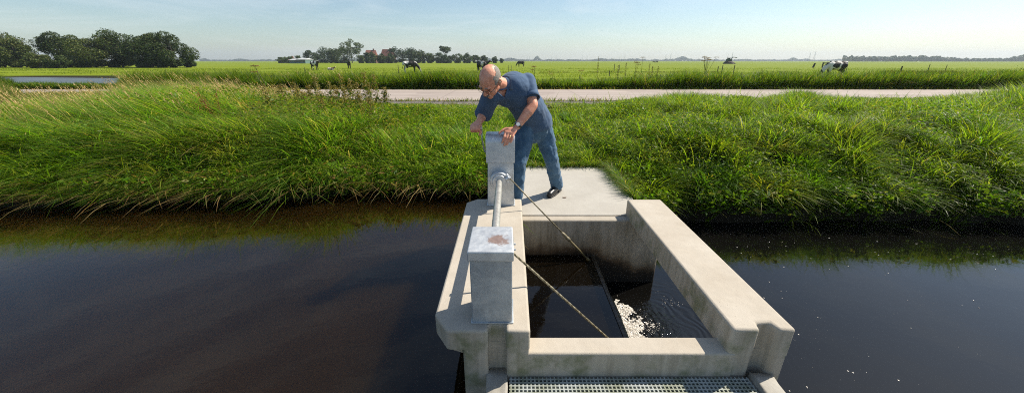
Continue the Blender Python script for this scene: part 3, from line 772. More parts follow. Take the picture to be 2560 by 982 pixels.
parts_left.append(blades(x, y, np.full(n, -.28), .25 + .35 * RNG.random(n), .008 + .005 * RNG.random(n), -math.pi/2 + RNG.normal(0, .8, n), .5 + .4 * RNG.random(n), .6 + .4 * RNG.random(n), pal(n, [(.24, .17, .09), (.32, .26, .16)], [1, 1]), 5))
# domed tussocks that give the sward its lumps
def tussocks(n, x0, x1, y0, y1, nb, Lr, cols, wts, seed, yb_min=.12, cap=True, wmul=1.):
    tx = x0 + (x1 - x0) * RNG.random(n); ty = y0 + (y1 - y0) * RNG.random(n) ** 1.2
    k = (ty > np.interp(tx, BX, BY) + yb_min) & deckmask(tx, ty, .16) & inside_frame(tx, ty, .2, 100); tx, ty = tx[k], ty[k]; m_ = len(tx)
    tc = np.repeat(pal(m_, cols, wts, .18), nb, 0); sz = np.repeat(.65 + .7 * RNG.random(m_), nb)
    x = np.repeat(tx, nb); y = np.repeat(ty, nb); n = len(x); a = RNG.random(n) * 6.283; r = .09 * np.sqrt(RNG.random(n)) * sz
    x = x + r * np.cos(a); y = y + r * np.sin(a); gz_ = ground_h(x, y)
    L = (Lr[0] + (Lr[1] - Lr[0]) * RNG.random(n)) * sz
    if cap: L = np.minimum(L, cap_len(x, y, gz_).clip(.05, 2) * 1.35)
    az = a + RNG.normal(0, .45, n)
    c = tc * (.8 + .4 * RNG.random((n, 1)))
    return blades(x, y, gz_ - .01, L, (.006 + .007 * RNG.random(n)) * wmul * (1 + .05 * (y - 4).clip(0, 9)), az, (.08 + .62 * r / (.09 * sz) + RNG.normal(0, .1, n)).clip(.02, .85), (.35 + .65 * RNG.random(n)), c, 5, c * 1.25)
TC = [(.08, .165, .010), (.13, .21, .012), (.17, .22, .02), (.055, .12, .014), (.20, .21, .05)]
parts_right.append(tussocks(700, .2, 15, 4.2, 11.2, 150, (.22, .46), TC, [3, 3, 2, 2, .6], 1))
parts_left.append(tussocks(230, -4.2, -.1, 4.5, 11.2, 130, (.20, .42), TC, [3, 3, 1.5, 2, .6], 2))
parts_left.append(tussocks(200, -13, -4, 4.5, 9, 110, (.30, .60), TC, [3, 3, 1.5, 2, 1.2], 3))
parts_verge.append(tussocks(420, -9, 42, ROAD1 + .5, ROAD1 + 3.4, 90, (.45, .85), TC, [3, 2, 1.5, 3, .8], 4, cap=False, wmul=1.3))
# fringe creeping over the deck edges
n = 2600
side_ = RNG.random(n) < .5
x = np.where(side_, 1.335 + .06 * RNG.random(n), .05 + 1.3 * RNG.random(n)); y = np.where(side_, 3.7 + 1.2 * RNG.random(n), 4.93 + .10 * RNG.random(n))
c = pal(n, [(.065, .135, .012), (.10, .165, .02), (.25, .21, .10)], [3, 3, .7])
parts_right.append(blades(x, y, np.full(n, -.04), .10 + .16 * RNG.random(n), .004 + .004 * RNG.random(n), np.where(side_, math.pi, -math.pi/2) + RNG.normal(0, 1.0, n), .3 + .4 * RNG.random(n), .3 + .5 * RNG.random(n), c, 5))
# flat creeping growth along the gravel
n = 26000; x = -12 + 26 * RNG.random(n); y = 9.6 + 1.9 * RNG.random(n); k = vnoise(x, y, .5, 61) > -.5 + sstep(11.0, 11.6, y); x, y = x[k], y[k]; n = len(x)
c = pal(n, [(.10, .15, .02), (.16, .17, .05), (.22, .18, .09)], [3, 1.5, .8])
parts_right.append(blades(x, y, ground_h(x, y), .05 + .10 * RNG.random(n), .006 + .008 * RNG.random(n), RNG.random(n) * 6.28, .4 + .4 * RNG.random(n), .4 * RNG.random(n), c, 4))
n = 9000; x = -10 + 40 * RNG.random(n); y = np.where(RNG.random(n) < .5, ROAD1 + .25 - .35 * RNG.random(n) ** 2, ROAD0 - .3 + .4 * RNG.random(n) ** 2 * vnoise(x, 0*x, .6, 65).clip(0, 1))
c = pal(n, [(.10, .15, .02), (.16, .17, .05), (.22, .18, .09)], [3, 1.5, .8])
parts_verge.append(blades(x, y, np.full(n, ROADZ + .01), .06 + .14 * RNG.random(n), .010 + .010 * RNG.random(n), RNG.random(n) * 6.28, .3 + .4 * RNG.random(n), .4 * RNG.random(n), c, 4))
# --- verge beyond the road
n = 150000; x = -26 + 66 * RNG.random(n); y = ROAD1 + .25 + 3.6 * RNG.random(n) ** 1.4
k = inside_frame(x, y, 0, 60); x, y = x[k], y[k]; n = len(x)
VX = np.array([-900, 0, 50, 300, 335, 470, 1180, 1300, 1450, 1600, 1800, 1950, 2100, 2300, 2560, 3400.]); VH = np.array([.8, .78, .30, .25, .75, .78, .76, .42, .46, .62, .74, .84, .70, .78, .98, 1.])
def verge_h(x, y):
    return np.interp(1280 + 900 * x / (y * CT + .5), VX, VH) * (1 + .17 * vnoise(x, 0*x, 1.6, 71) + .24 * vnoise(x, y, .7, 72))
hgt = (1.30 + .25 * vnoise(x, y, .25, 78)) * verge_h(x, y)
L = hgt * (.6 + .55 * RNG.random(n)); L = L.clip(.1, 1.1)
c = pal(n, [(.055, .12, .012), (.09, .16, .015), (.14, .19, .025), (.04, .08, .012), (.22, .19, .09)], [3, 3.5, 2, 2, .5])
parts_verge.append(blades(x, y, ground_h(x, y), L, .014 + .014 * RNG.random(n), RNG.random(n) * 6.28, .08 + .3 * RNG.random(n), .15 + .4 * RNG.random(n), c, 4))
# coarse rushes along the pasture ditch
n = 5000; x = -10 + 50 * RNG.random(n); y = 49.3 + .02 * x + .35 * RNG.random(n); k = vnoise(x, 0*x, 2.2, 77) > -.1; x, y = x[k], y[k]; n = len(x)
c = pal(n, [(.05, .06, .02), (.10, .09, .04)], [1, 1])
parts_verge.append(blades(x, y, ground_h(x, y), .12 + .2 * RNG.random(n), .03 + .02 * RNG.random(n), RNG.random(n) * 6.28, .3 * RNG.random(n), .3 * RNG.random(n), c, 3))
# rush clumps at the cow
n = 2600; cxs = P(2000, 181, -.02); ii = RNG.integers(0, 6, n); x = cxs.x - 1.6 + ii * 1.25 + RNG.normal(0, .35, n); y = 37.5 + RNG.normal(0, .3, n)
c = pal(n, [(.05, .075, .02), (.09, .10, .03)], [1, 1])
parts_verge.append(blades(x, y, ground_h(x, y), .35 + .35 * RNG.random(n), .03 + .02 * RNG.random(n), RNG.random(n) * 6.28, .25 * RNG.random(n), .2 * RNG.random(n), c, 3))
# low pasture tufts
n = 110000; y = 21 + 60 * RNG.random(n) ** 2; x = (RNG.random(n) * 2 - 1) * (y * 1.55 + 4)
k = (vnoise(x, y, 3, 81) > -.2); x, y = x[k], y[k]; n = len(x)
c = pal(n, [(.105, .165, .004), (.135, .195, .006), (.08, .12, .005)], [3, 2, 1], .1)
parts_verge.append(blades(x, y, ground_h(x, y), .05 + .09 * RNG.random(n), (.006 + .0009 * y), RNG.random(n) * 6.28, .2 * RNG.random(n), .3 * RNG.random(n), c, 3))
# left far reach between the bank and the pond
n = 42000; y = 11 + 13 * RNG.random(n); x = -y * 1.5 - 3 + (y * 1.5 - 3) * RNG.random(n) ** .8
k = (x > -200) & ~((x < -20) & (y > 21.5)) & ~((y > ROAD0 - .1) & (y < ROAD1 + .1) & (x > -9.5)); x, y = x[k], y[k]; n = len(x)
c = pal(n, [(.09, .14, .02), (.16, .16, .06), (.06, .11, .015), (.25, .21, .12)], [3, 2.0, 3.5, .8])
FK = np.array([176, 176, 218, 216, 176, 172, 182, 200, 205, 210, 215, 220, 220, 220, 220, 220, 220, 220, 220, 220, 220, 220, 220, 220, 220, 220, 220.])
fl = np.minimum(.35 + .45 * RNG.random(n), cap_len(x, y, ground_h(x, y), 1, FK).clip(.05, 1.2) * (.8 + .3 * RNG.random(n)))
parts_left.append(blades(x, y, ground_h(x, y), fl, .013 + .012 * RNG.random(n), math.pi + RNG.normal(0, .9, n), .2 + .4 * RNG.random(n), .2 + .3 * RNG.random(n), c, 4))

def slivers(n, x0, x1, y0, y1, seed, hmax, cols, wts):
    x = x0 + (x1 - x0) * RNG.random(n); y = y0 + (y1 - y0) * RNG.random(n) ** 1.25
    k = (y > np.interp(x, BX, BY) + .08) & deckmask(x, y, .06) & inside_frame(x, y, .2) & (vnoise(x, y, .42, 47) + .3 * vnoise(x, y, .17, 48) > -.45 + .5 * RNG.random(n)); x, y = x[k], y[k]; n = len(x)
    gz_ = ground_h(x, y); h = hmax * (.5 + .5 * vnoise(x, y, .42, 47)) * (.35 + .65 * RNG.random(n)); h = np.minimum(h + .04, cap_len(x, y, gz_).clip(.04, 2) * .9)
    L_ = .05 + .06 * RNG.random(n)
    return blades(x, y, gz_ + h, L_, (.007 + .007 * RNG.random(n)) * (1 + .05 * (y - 4)), RNG.random(n) * 6.28, .3 + .6 * RNG.random(n), .3 + .9 * RNG.random(n), pal(n, cols, wts), 4)
SC = [(.10, .19, .012), (.16, .25, .016), (.22, .28, .03), (.32, .33, .12), (.06, .13, .012)]
parts_right.append(slivers(130000, .1, 15, 4.1, 11.3, 1, .30, SC, [3, 3, 2, .5, 2]))
parts_left.append(slivers(50000, -8, -.1, 4.2, 11.0, 2, .30, SC, [3, 3, 2, .8, 2]))
# broadleaf herbs (docks, nettles, reeds) mixed in the sward
def herbs(n, x0, x1, y0, y1, seed, hb, sz, cols, wts, thr=0.):
    x = x0 + (x1 - x0) * RNG.random(n); y = y0 + (y1 - y0) * RNG.random(n)
    k = (vnoise(x, y, .8, seed) > thr) & (y > np.interp(x, BX, BY) + .1) & deckmask(x, y, .1) & inside_frame(x, y, .3); x, y = x[k], y[k]
    gz_ = ground_h(x, y); z = gz_ + np.minimum(hb * (.10 + .85 * RNG.random(len(x)) ** 1.3), cap_len(x, y, gz_).clip(.04, 2) * (.45 + .6 * RNG.random(len(x))))
    return leaves_np(np.stack([x, y, z], -1), sz * (.5 + RNG.random(len(x))), pal(len(x), cols, wts), .35)
HG = [(.065, .15, .012), (.11, .19, .016), (.17, .22, .025), (.24, .22, .04)]
parts_left.append(herbs(30000, -7.5, -2.0, 6.4, 10.8, 91, .60, .026, HG, [3, 3, 2, .6], -.1))
parts_left.append(herbs(16000, -5.0, -2.0, 5.6, 9.4, 97, .55, .022, [(.10, .13, .03), (.16, .16, .05), (.08, .14, .015), (.22, .18, .07)], [3, 2, 3, 1], -.3))
parts_left.append(herbs(16000, -9, -.6, 4, 9, 92, .34, .026, HG, [3, 3, 1, .3], .15))
parts_right.append(herbs(36000, 2.2, 15, 6.8, 11.4, 93, .48, .022, HG, [3, 3, 2, .3], -.1))
parts_right.append(herbs(52000, 1.4, 12, 4.3, 8.6, 94, .36, .021, HG, [3, 3, 2, .3], -.05))
parts_right.append(herbs(9000, .2, 3.5, 5.0, 9, 95, .26, .021, HG, [3, 3, 2, .3], .0))
n = 75000; x = -9 + 50 * RNG.random(n); y = ROAD1 + .4 + 3.4 * RNG.random(n); k = inside_frame(x, y, 0); x, y = x[k], y[k]
hh = verge_h(x, y)
parts_verge.append(leaves_np(np.stack([x, y, ground_h(x, y) + hh * (.15 + .72 * RNG.random(len(x)))], -1), .028 * (.6 + RNG.random(len(x))), pal(len(x), [(.07, .13, .015), (.12, .17, .02), (.18, .20, .03), (.05, .09, .015), (.20, .12, .09)], [3, 3, 2, 2, .35]), .35))
def stuffmerge(name, parts, m, label, cat='grass'): tag(merge(name, parts, m), label, cat, kind='stuff')
stuffmerge('bank_grass', parts_left, M['grass'], 'long wind-combed grass on the left bank with dry brown streaks')
stuffmerge('bank_grass', parts_right, M['grass'], 'lush shorter green grass on the right bank up to the road')
stuffmerge('verge_growth', parts_verge, M['grass'], 'rough grass and weeds on the verge behind the road')

# feathery dry seed heads, leaning left with the wind
def seedheads(n, fx_, fy_, hgt, lean_az=math.pi, lean=.5, col=(.30, .235, .14)):
    x, y = fx_, fy_; z = ground_h(x, y); az = lean_az + RNG.normal(0, .25, n)
    capz = cap_len(x, y, z, 1, FK if np.mean(y) > 12 else SKY - 14) * 1.2 if np.mean(y) < 17.9 else 9. + 0 * y
    L = np.minimum(hgt * (.75 + .35 * RNG.random(n)), capz.clip(.1, 9) * (.8 + .35 * RNG.random(n))); ln = (lean + RNG.normal(0, .12, n)).clip(.05, .85)
    c = pal(n, [(.26, .22, .11), (.35, .28, .16)], [1, 1])
    out = [blades(x, y, z, L, np.full(n, .006) * (1 + y * .06), az, ln, np.full(n, .12), c, 4)]
    m_ = 9
    tt = np.tile(np.linspace(.72, 1.0, m_), n); X = np.repeat(x, m_); Y = np.repeat(y, m_); Z = np.repeat(z, m_); LL = np.repeat(L, m_); A = np.repeat(az, m_); LN = np.repeat(ln, m_)
    h = LL * (LN * tt + .12 * tt**2 * .75); zz = LL * (tt * np.sqrt(1 - LN**2) - .12 * tt**2.4 * .62)
    cc = pal(n * m_, [col, tuple(v * .75 for v in col), (.38, .31, .20)], [3, 2, 1])
    out.append(blades(X + np.cos(A) * h, Y + np.sin(A) * h, Z + zz, LL * .055, .009 * (1 + Y * .05), A + RNG.normal(0, 1.2, n * m_), LN, np.full(n * m_, .2), cc, 3))
    return out
n = 560; x = -14 + 9 * RNG.random(n); y = 5.6 + 5.5 * RNG.random(n); k = inside_frame(x, y, .8, 40) & (vnoise(x, y, 1.4, 101) > -.25); x, y = x[k], y[k]
sp = seedheads(len(x), x, y, .85)
n = 200; x = -7 + 2.6 * RNG.random(n); y = 8.0 + 3.2 * RNG.random(n); sp += seedheads(n, x, y, .95, lean=.6)
n = 600; x = -34 + 26 * RNG.random(n); y = 12 + 9 * RNG.random(n); k = inside_frame(x, y, .8, 40) & ~((x > -9) & (y > ROAD0 - .2)); x, y = x[k], y[k]
sp += seedheads(len(x), x, y, 1.0)
c1 = P(820, 190, .1); n = 110; x = c1.x * 19.5 / c1.y + RNG.normal(0, .9, n); y = 18.6 + RNG.random(n) * 1.5; sp += seedheads(n, x, y, 1.15, lean=.62, col=(.55, .45, .33))
n = 60; x = -5 + 17 * RNG.random(n); y = 18 + 2 * RNG.random(n); sp += seedheads(n, x, y, .8, lean=.3)
stuffmerge('seed_heads', sp, M['seed'], 'pale dry grass seed heads bending left above the left bank')

# individual tall plants ------------------------------------------------
def herb_stem(bm, base, top, r0, bend=.04):
    base, top = Vector(base), Vector(top); d = top - base
    pts = [base + d * t + Vector((bend * math.sin(3 * t), 0, 0)) * t for t in (0, .25, .5, .75, 1)]
    tube(bm, pts, [r0, r0 * .9, r0 * .75, r0 * .6, r0 * .35], 5)
    return pts
def nettle(x, y, h, lean, label):
    z = float(ground_h(x, y)); root = empty('nettle', (x, y, z), label=label, cat='nettle', group='tall seeding nettles on the left bank')
    bm = bmesh.new(); pts = herb_stem(bm, (x, y, z), (x + lean * h, y - .05 * h, z + h), .005)
    link_bm('stems', bm, mat_cache('nettlestem', (.16, .15, .06)), root)
    n = 460; t = .30 + .70 * RNG.random(n); r = .060 * (1.15 - t) + .014
    c = np.array([np.array(pts[0]) * (1 - q_) + np.array(pts[-1]) * q_ for q_ in t]) + RNG.normal(0, 1, (n, 3)) * r[:, None] * np.array([1, 1, .6])
    v, q_, cc = leaves_np(c, .012 + .008 * RNG.random(n), pal(n, [(.20, .16, .06), (.13, .14, .035), (.26, .20, .09)], [3, 2, 1]), .8)
    np_mesh('seed_clumps', v, q_, M['leaf'], None, cc).parent = root
    bpy.context.view_layer.update(); ob = bpy.data.objects[-1] if False else None
    n = 46; t = .10 + .7 * RNG.random(n)
    c = np.array([np.array(pts[0]) * (1 - q_) + np.array(pts[-1]) * q_ for q_ in t]) + RNG.normal(0, .04, (n, 3)) * [1, 1, .4]
    v2, q2, cc2 = leaves_np(c, .035 + .015 * RNG.random(n), pal(n, [(.07, .13, .02), (.14, .17, .03), (.22, .20, .03)], [3, 2, .6]), .7)
    np_mesh('leaves', v2, q2, M['leaf'], None, cc2).parent = root
    for ch in root.children: ch.matrix_parent_inverse = Matrix.Translation(-root.location)
    return root
_mc = {}
def mat_cache(name, base, rough=.8):
    if name not in _mc: _mc[name] = mat(name, base, rough)
    return _mc[name]
NET = [(788, 192, 7.6, -.05), (822, 205, 7.2, .02), (849, 184, 8.2, -.03), (862, 222, 7.0, .06), (874, 198, 7.8, .02), (889, 205, 7.3, .08), (909, 182, 8.3, .02), (934, 184, 8.2, -.02), (805, 245, 6.6, .10), (920, 245, 6.7, -.02), (962, 219, 8.6, .05), (700, 212, 7.6, -.08), (664, 222, 7.0, -.06), (735, 205, 8.0, -.1), (772, 214, 7.9, .03), (838, 214, 7.4, -.04), (898, 228, 7.0, .05), (922, 208, 7.9, .06), (756, 228, 7.2, -.08)]
NL = ['brown seeding nettle, leftmost of the tall spikes by the road', 'leafy nettle spike second in the row before the road', 'tall nettle whose tip rises above the far verge, left of centre', 'short bent nettle leaning right in the thick clump', 'nettle spike in the middle of the dense brown clump', 'nettle leaning right beside the dense brown clump', 'tallest straight nettle before the road', 'straight dark nettle spike right of the tallest one', 'low drooping nettle trailing down the bank', 'low nettle with yellow leaves under the tall spikes', 'small green nettle standing alone against the pale road', 'nettle among grasses, middle of three on the left of the row', 'nettle farthest left, half sunk in the grass', 'nettle leaning left behind the drooping grasses', 'nettle just left of the leftmost tall spike', 'short nettle between the second and third tall spikes', 'low nettle in front of the tallest straight one', 'nettle leaning right between the two tallest spikes', 'low nettle leaning left ahead of the brown clump']
for (px, py, D, ln), lb in zip(NET, NL):
    tp = Q(px, py, D); gz = float(ground_h(tp.x, D)); h = max(.35, tp.z - gz); nettle(tp.x - ln * h, D, h, ln, lb)

def umbel(px, py, D, label, heads, spread, name='cow_parsley', colr=(.13, .08, .04), h=None, grp=None):
    tp = Q(px, py, D); gz = float(ground_h(tp.x, D)); root = empty(name, (tp.x, D, gz), label=label, cat='weed', group=grp)
    H = tp.z - gz; bm = bmesh.new(); T = []
    for i in range(heads):
        t = Vector((tp.x + random.uniform(-spread, spread), D + random.uniform(-spread, spread) * .5, gz + H * random.uniform(.78, 1.0)))
        j = Vector((tp.x + random.uniform(-.05, .05), D, gz + H * random.uniform(.3, .6)))
        tube(bm, [(tp.x, D, gz), j * .6 + Vector((tp.x, D, gz)) * .4, j, j.lerp(t, .6) + Vector((0, 0, .03)), t], [.009, .008, .007, .006, .005], 5); T.append(t)
    link_bm('stems', bm, mat_cache('weedstem', (.12, .12, .04)), root)
    cs, cl_ = [], []
    for t in T:
        n = 46; a = RNG.random(n) * 6.28; r = np.sqrt(RNG.random(n)) * H * .075
        cs.append(np.stack([t.x + r * np.cos(a), t.y + r * np.sin(a), t.z + RNG.normal(0, .008, n) - r * .15], -1))
        cl_.append(pal(n, [colr, (.16, .17, .05), (.22, .13, .08)], [3, 1.5, 1]))
    v, q_, cc = leaves_np(np.concatenate(cs), .022, np.concatenate(cl_), .3)
    o = np_mesh('seed_clumps', v, q_, M['leaf'], None, cc); o.parent = root; o.matrix_parent_inverse = Matrix.Translation(-root.location)
    n = 60; c = np.stack([tp.x + RNG.normal(0, .07, n), D + RNG.normal(0, .07, n), gz + H * (.1 + .5 * RNG.random(n))], -1)
    v, q_, cc = leaves_np(c, .05, pal(n, HG, [3, 3, 2, 1]), .6)
    o = np_mesh('leaves', v, q_, M['leaf'], None, cc); o.parent = root; o.matrix_parent_inverse = Matrix.Translation(-root.location)
umbel(1772, 140, 19., 'tall brown umbelled weed on the verge, the tallest above the horizon', 9, .32)
umbel(1590, 151, 19., 'leafy umbelled weed on the verge, third tallest, left of the tall brown one', 4, .14)
umbel(1608, 142, 19.4, 'single red-brown flower head on a thin stalk above the horizon', 1, .03)
umbel(645, 156, 11., 'small umbelled weed on the left rising to the horizon', 3, .2)
umbel(1336, 164, 18.6, 'red-brown umbelled weed just right of the man', 4, .16, colr=(.22, .10, .05))
umbel(1452, 170, 18.6, 'small reddish weed heads on the verge between man and fence posts', 2, .1, colr=(.22, .10, .05))
umbel(1383, 176, 18.2, 'short pale umbelled weed on the verge close right of the man', 3, .2, colr=(.30, .24, .12))
def dockplant(px, py, D, pyb, label, grp, colr=(.10, .085, .03), nm='dock_spike'):
    tp = Q(px, py, D); gz = float(ground_h(tp.x, D)); root = empty(nm, (tp.x, D, gz), label=label, cat='weed', group=grp); H = tp.z - gz
    bm = bmesh.new(); herb_stem(bm, (tp.x, D, gz), (tp.x, D, gz + H), .006); link_bm('stems', bm, mat_cache('weedstem', (.12, .12, .04)), root)
    n = 130; t = .45 + .55 * RNG.random(n); c = np.stack([tp.x + RNG.normal(0, .035, n) * (1.3 - t), D + RNG.normal(0, .035, n) * (1.3 - t), gz + H * t], -1)
    v, q_, cc = leaves_np(c, .022, pal(n, [colr, (.12, .12, .03)], [3, 1]), .8)
    o = np_mesh('seed_clumps', v, q_, M['leaf'], None, cc); o.parent = root; o.matrix_parent_inverse = Matrix.Translation(-root.location)
for px, py, lb in [(1566, 157, 'leaning dark seed spike on the verge left of the leafy umbel'), (1625, 157, 'dark seed spike on the verge right of the leafy umbel'), (1632, 166, 'short dark seed spike close beside its taller neighbour'), (1646, 166, 'slim seed spike over the pasture ditch line'), (1546, 164, 'seed spike by the two dark fence posts'), (1497, 141, 'lone tall grass stalk reaching above the horizon')]:
    dockplant(px, py, 18.8, 0, lb, 'dark seed spikes on the verge')
# red sorrel on the left bank
tp = Q(510, 222, 6.4); gz = float(ground_h(tp.x, 6.4)); root = empty('sorrel', (tp.x, 6.4, gz), label='rust-red sorrel plant in the green grass of the left bank', cat='weed')
bm = bmesh.new(); T = []
for i in range(6):
    t = Vector((tp.x + random.uniform(-.22, .16), 6.4 + random.uniform(-.1, .1), gz + (tp.z - gz) * random.uniform(.75, 1.05))); herb_stem(bm, (tp.x + .1, 6.4, gz), t, .005); T.append(t)
link_bm('stems', bm, mat_cache('redstem', (.20, .06, .03)), root)
cs = np.concatenate([np.array([[tp.x + .1, 6.4, gz]]) * (1 - s_) + np.array([list(t)]) * s_ + RNG.normal(0, .018, (1, 3)) for t in T for s_ in (.4 + .6 * RNG.random(60))])
v, q_, cc = leaves_np(cs, .013, pal(len(cs), [(.22, .06, .03), (.16, .04, .02)], [2, 1]), .8)
o = np_mesh('seed_clumps', v, q_, M['leaf'], None, cc); o.parent = root; o.matrix_parent_inverse = Matrix.Translation(-root.location)

# ---------------------------------------------------------------- trees
GAIN = np.array([1., 1., 1.])
def tree(name, px, D, py_top, wpx, label, group=None, leaf=.25, nleaf=5000, col='dark', shape='round', py_base=None, airy=0., low=.12, tall=1.):
    base = P(px, 152 + H_CAM * FPX * CT / D * .93, 0.0)
    zc = D * CT + 1.4 * ST; X = (px - 1280) / FPX * (D * CT + H_CAM * ST)
    topz = Q(px, py_top, D).z; W = wpx / FPX * zc / 2; H = topz
    root = empty(name, (X, D, 0), label=label, cat='tree', group=group)
    bm = bmesh.new(); tr = max(.12, H * .022)
    hb = H * (.5 if shape != 'poplar' else .3)
    tube(bm, [(0, 0, -.3), (0, 0, hb * .5), (.02 * H, 0, hb), (0, .01 * H, H * .8)], [tr * 1.2, tr, tr * .75, tr * .2], 8)
    for i in range(9):
        a = random.uniform(0, 6.28); z0 = random.uniform(.25, .6) * H; r = W * random.uniform(.5, .85)
        tube(bm, [(0, 0, z0), (math.cos(a) * r * .5, math.sin(a) * r * .5, z0 + .12 * H), (math.cos(a) * r, math.sin(a) * r, z0 + .27 * H)], [tr * .5, tr * .3, tr * .1], 5)
    me = bpy.data.meshes.new('trunk'); bm.to_mesh(me); bm.free(); o = mkobj('trunk', me, M['bark'], root, keep_world=False)
    # lobes
    nl = 34 if not airy else 24; ctr, rr = [], []
    cz = H * (.5 + low * .5); hz = H * (1 - low) / 2
    for i in range(nl):
        d = RNG.normal(0, 1, 3); d /= np.linalg.norm(d); s_ = .45 + .42 * RNG.random()
        p_ = np.array([d[0] * W * s_, d[1] * W * s_, cz + d[2] * hz * s_])
        if shape == 'round': k_ = 1.0
        ctr.append(p_); rr.append((.22 + .16 * RNG.random()) * min(W, hz) * (1.15 if not airy else .95))
    if low <= .05:
        for i in range(12): ctr.append(np.array([random.uniform(-.45, .45) * W, random.uniform(-.5, .5) * W, H * random.uniform(.05, .16)])); rr.append(.20 * min(W, hz)); nl += 1
    ctr = np.array(ctr); rr = np.array(rr)
    i = RNG.integers(0, nl, nleaf); d = RNG.normal(0, 1, (nleaf, 3)); d /= np.linalg.norm(d, axis=1, keepdims=True)
    r = rr[i] * (1 - .35 * RNG.random(nleaf) ** 2) * (1 + .18 * vnoise(d[:, 0] * 5, d[:, 2] * 5 + i, .8, 3))
    c = ctr[i] + d * r[:, None] * np.array([1.1, 1.1, .85])
    c[:, 2] = np.maximum(c[:, 2], H * low * .35)
    pals = {'dark': [(.030, .055, .012), (.045, .075, .016), (.065, .095, .02), (.10, .11, .03)], 'olive': [(.06, .09, .018), (.09, .12, .025), (.13, .14, .035), (.045, .07, .015)],
            'blue': [(.04, .07, .035), (.055, .09, .04), (.08, .11, .045), (.03, .05, .025)], 'light': [(.07, .11, .035), (.10, .14, .045), (.13, .16, .055), (.05, .08, .03)]}[col]
    cc = pal(nleaf, pals, [3, 3, 2, .8]) * (.9 + .2 * RNG.random((nl, 1)))[i]
    v, q_, c4 = leaves_np(c, leaf * (.6 + .8 * RNG.random(nleaf)), cc, .7)
    np_mesh('crown', v, q_, M['treeleaf'], None, c4).parent = root
    return root
GL = 'big dark trees standing left beyond the water'
for a in [(14, 88, 70, 118, 'tall olive tree cut off by the left edge of the picture', 'olive', 9500), (52, 84, 84, 60, 'slim olive tree beside the one at the left edge', 'olive', 5200),
          (178, 90, 82, 100, 'dark round tree, first of the big group left of the canal gap', 'dark', 9500), (240, 86, 84, 96, 'dark tree second in the big left group, a little paler', 'olive', 9500),
          (308, 90, 75, 92, 'tallest dark tree in the middle of the big left group', 'dark', 9500), (372, 88, 79, 92, 'dark tree fourth in the big left group', 'dark', 9500),
          (440, 86, 84, 118, 'broad domed dark tree closing the big left group on its right', 'dark', 11000)]:
    tree('tree', a[0], a[1], a[2], a[3], a[4], GL, .17, int(a[6] * 2.2), a[5], low=.0)
# low willow scrub between the two groups
tree('shrub', 100, 80, 134, 70, 'low willow scrub between the edge trees and the big group', None, .15, 11000, 'olive', low=0.)
tree('shrub', 150, 78, 140, 50, 'low dark bush at the foot of the first big tree', None, .15, 6000, 'dark', low=0.)
GM = 'farm trees along the middle horizon'
TL = [(706, 142, 24, 'light'), (726, 142, 26, 'light'), (748, 140, 24, 'light'), (763, 146, 18, 'blue'), (783, 126, 34, 'blue'), (812, 119, 38, 'blue'), (838, 121, 34, 'dark'), (860, 120, 52, 'dark'), (881, 98, 58, 'light'), (905, 136, 24, 'light'),
      (919, 128, 14, 'blue'), (933, 128, 14, 'light'), (957, 135, 34, 'dark'), (976, 135, 22, 'dark'), (985, 112, 24, 'blue'), (1008, 117, 38, 'blue'), (1032, 117, 32, 'blue'), (1052, 126, 34, 'dark'), (1075, 132, 22, 'light'), (1098, 132, 28, 'blue'), (1116, 113, 30, 'dark'),
      (1118, 136, 40, 'blue'), (1144, 134, 28, 'light'), (1168, 134, 30, 'blue'), (1190, 138, 22, 'dark'), (1212, 138, 16, 'dark'), (1237, 141, 12, 'blue'), (1254, 146, 8, 'blue')]
LBL = ['pale round tree at the left end of the farm trees', 'pale round tree second from the left end of the farm trees', 'pale tree behind the white-roofed barn', 'small bluish tree filling the gap beside the barn', 'dark tree rising at the start of the tall clump', 'tall blue-green tree in the clump left of the tallest', 'dark tree under the shoulder of the tallest tree', 'broad dark round tree in front of the tallest tree', 'tallest airy tree of the farm clump', 'low pale tree at the right foot of the tallest tree',
       'thin dark tree left of the red-roofed farmhouse', 'thin pale tree behind the red-roofed farmhouse', 'round dark tree right of the red-roofed farmhouse', 'round dark tree in front of the second red roof', 'airy high crown at the left of the second clump', 'broad tall tree in the second clump', 'tall tree in the middle of the second clump', 'dark sloping tree behind the grazing spotted cow', 'pale small tree at the end of the second clump', 'bluish round tree left of the lone top-heavy tree', 'top-heavy tree whose narrow crown stands above the rest', 'wide low trees at the foot of the top-heavy tree', 'pale low tree right of the top-heavy tree', 'round low tree left of the man', 'dark low tree directly left of the man', 'last dark tree of the row, above the man', 'small isolated tree just right of the row', 'tiny tree farthest right of the farm trees']
for (px, py, w, c), lb in zip(TL, LBL):
    D_ = 235 + (px * 37 % 50); tree('tree', px, D_, py, w * 1.12, lb, GM, .42, 3400 if w > 30 else 2000, c, airy=1. if (px in (881, 985)) else 0, low=(.30 if px in (881,) else .55 if px == 1116 and w == 30 else .02))
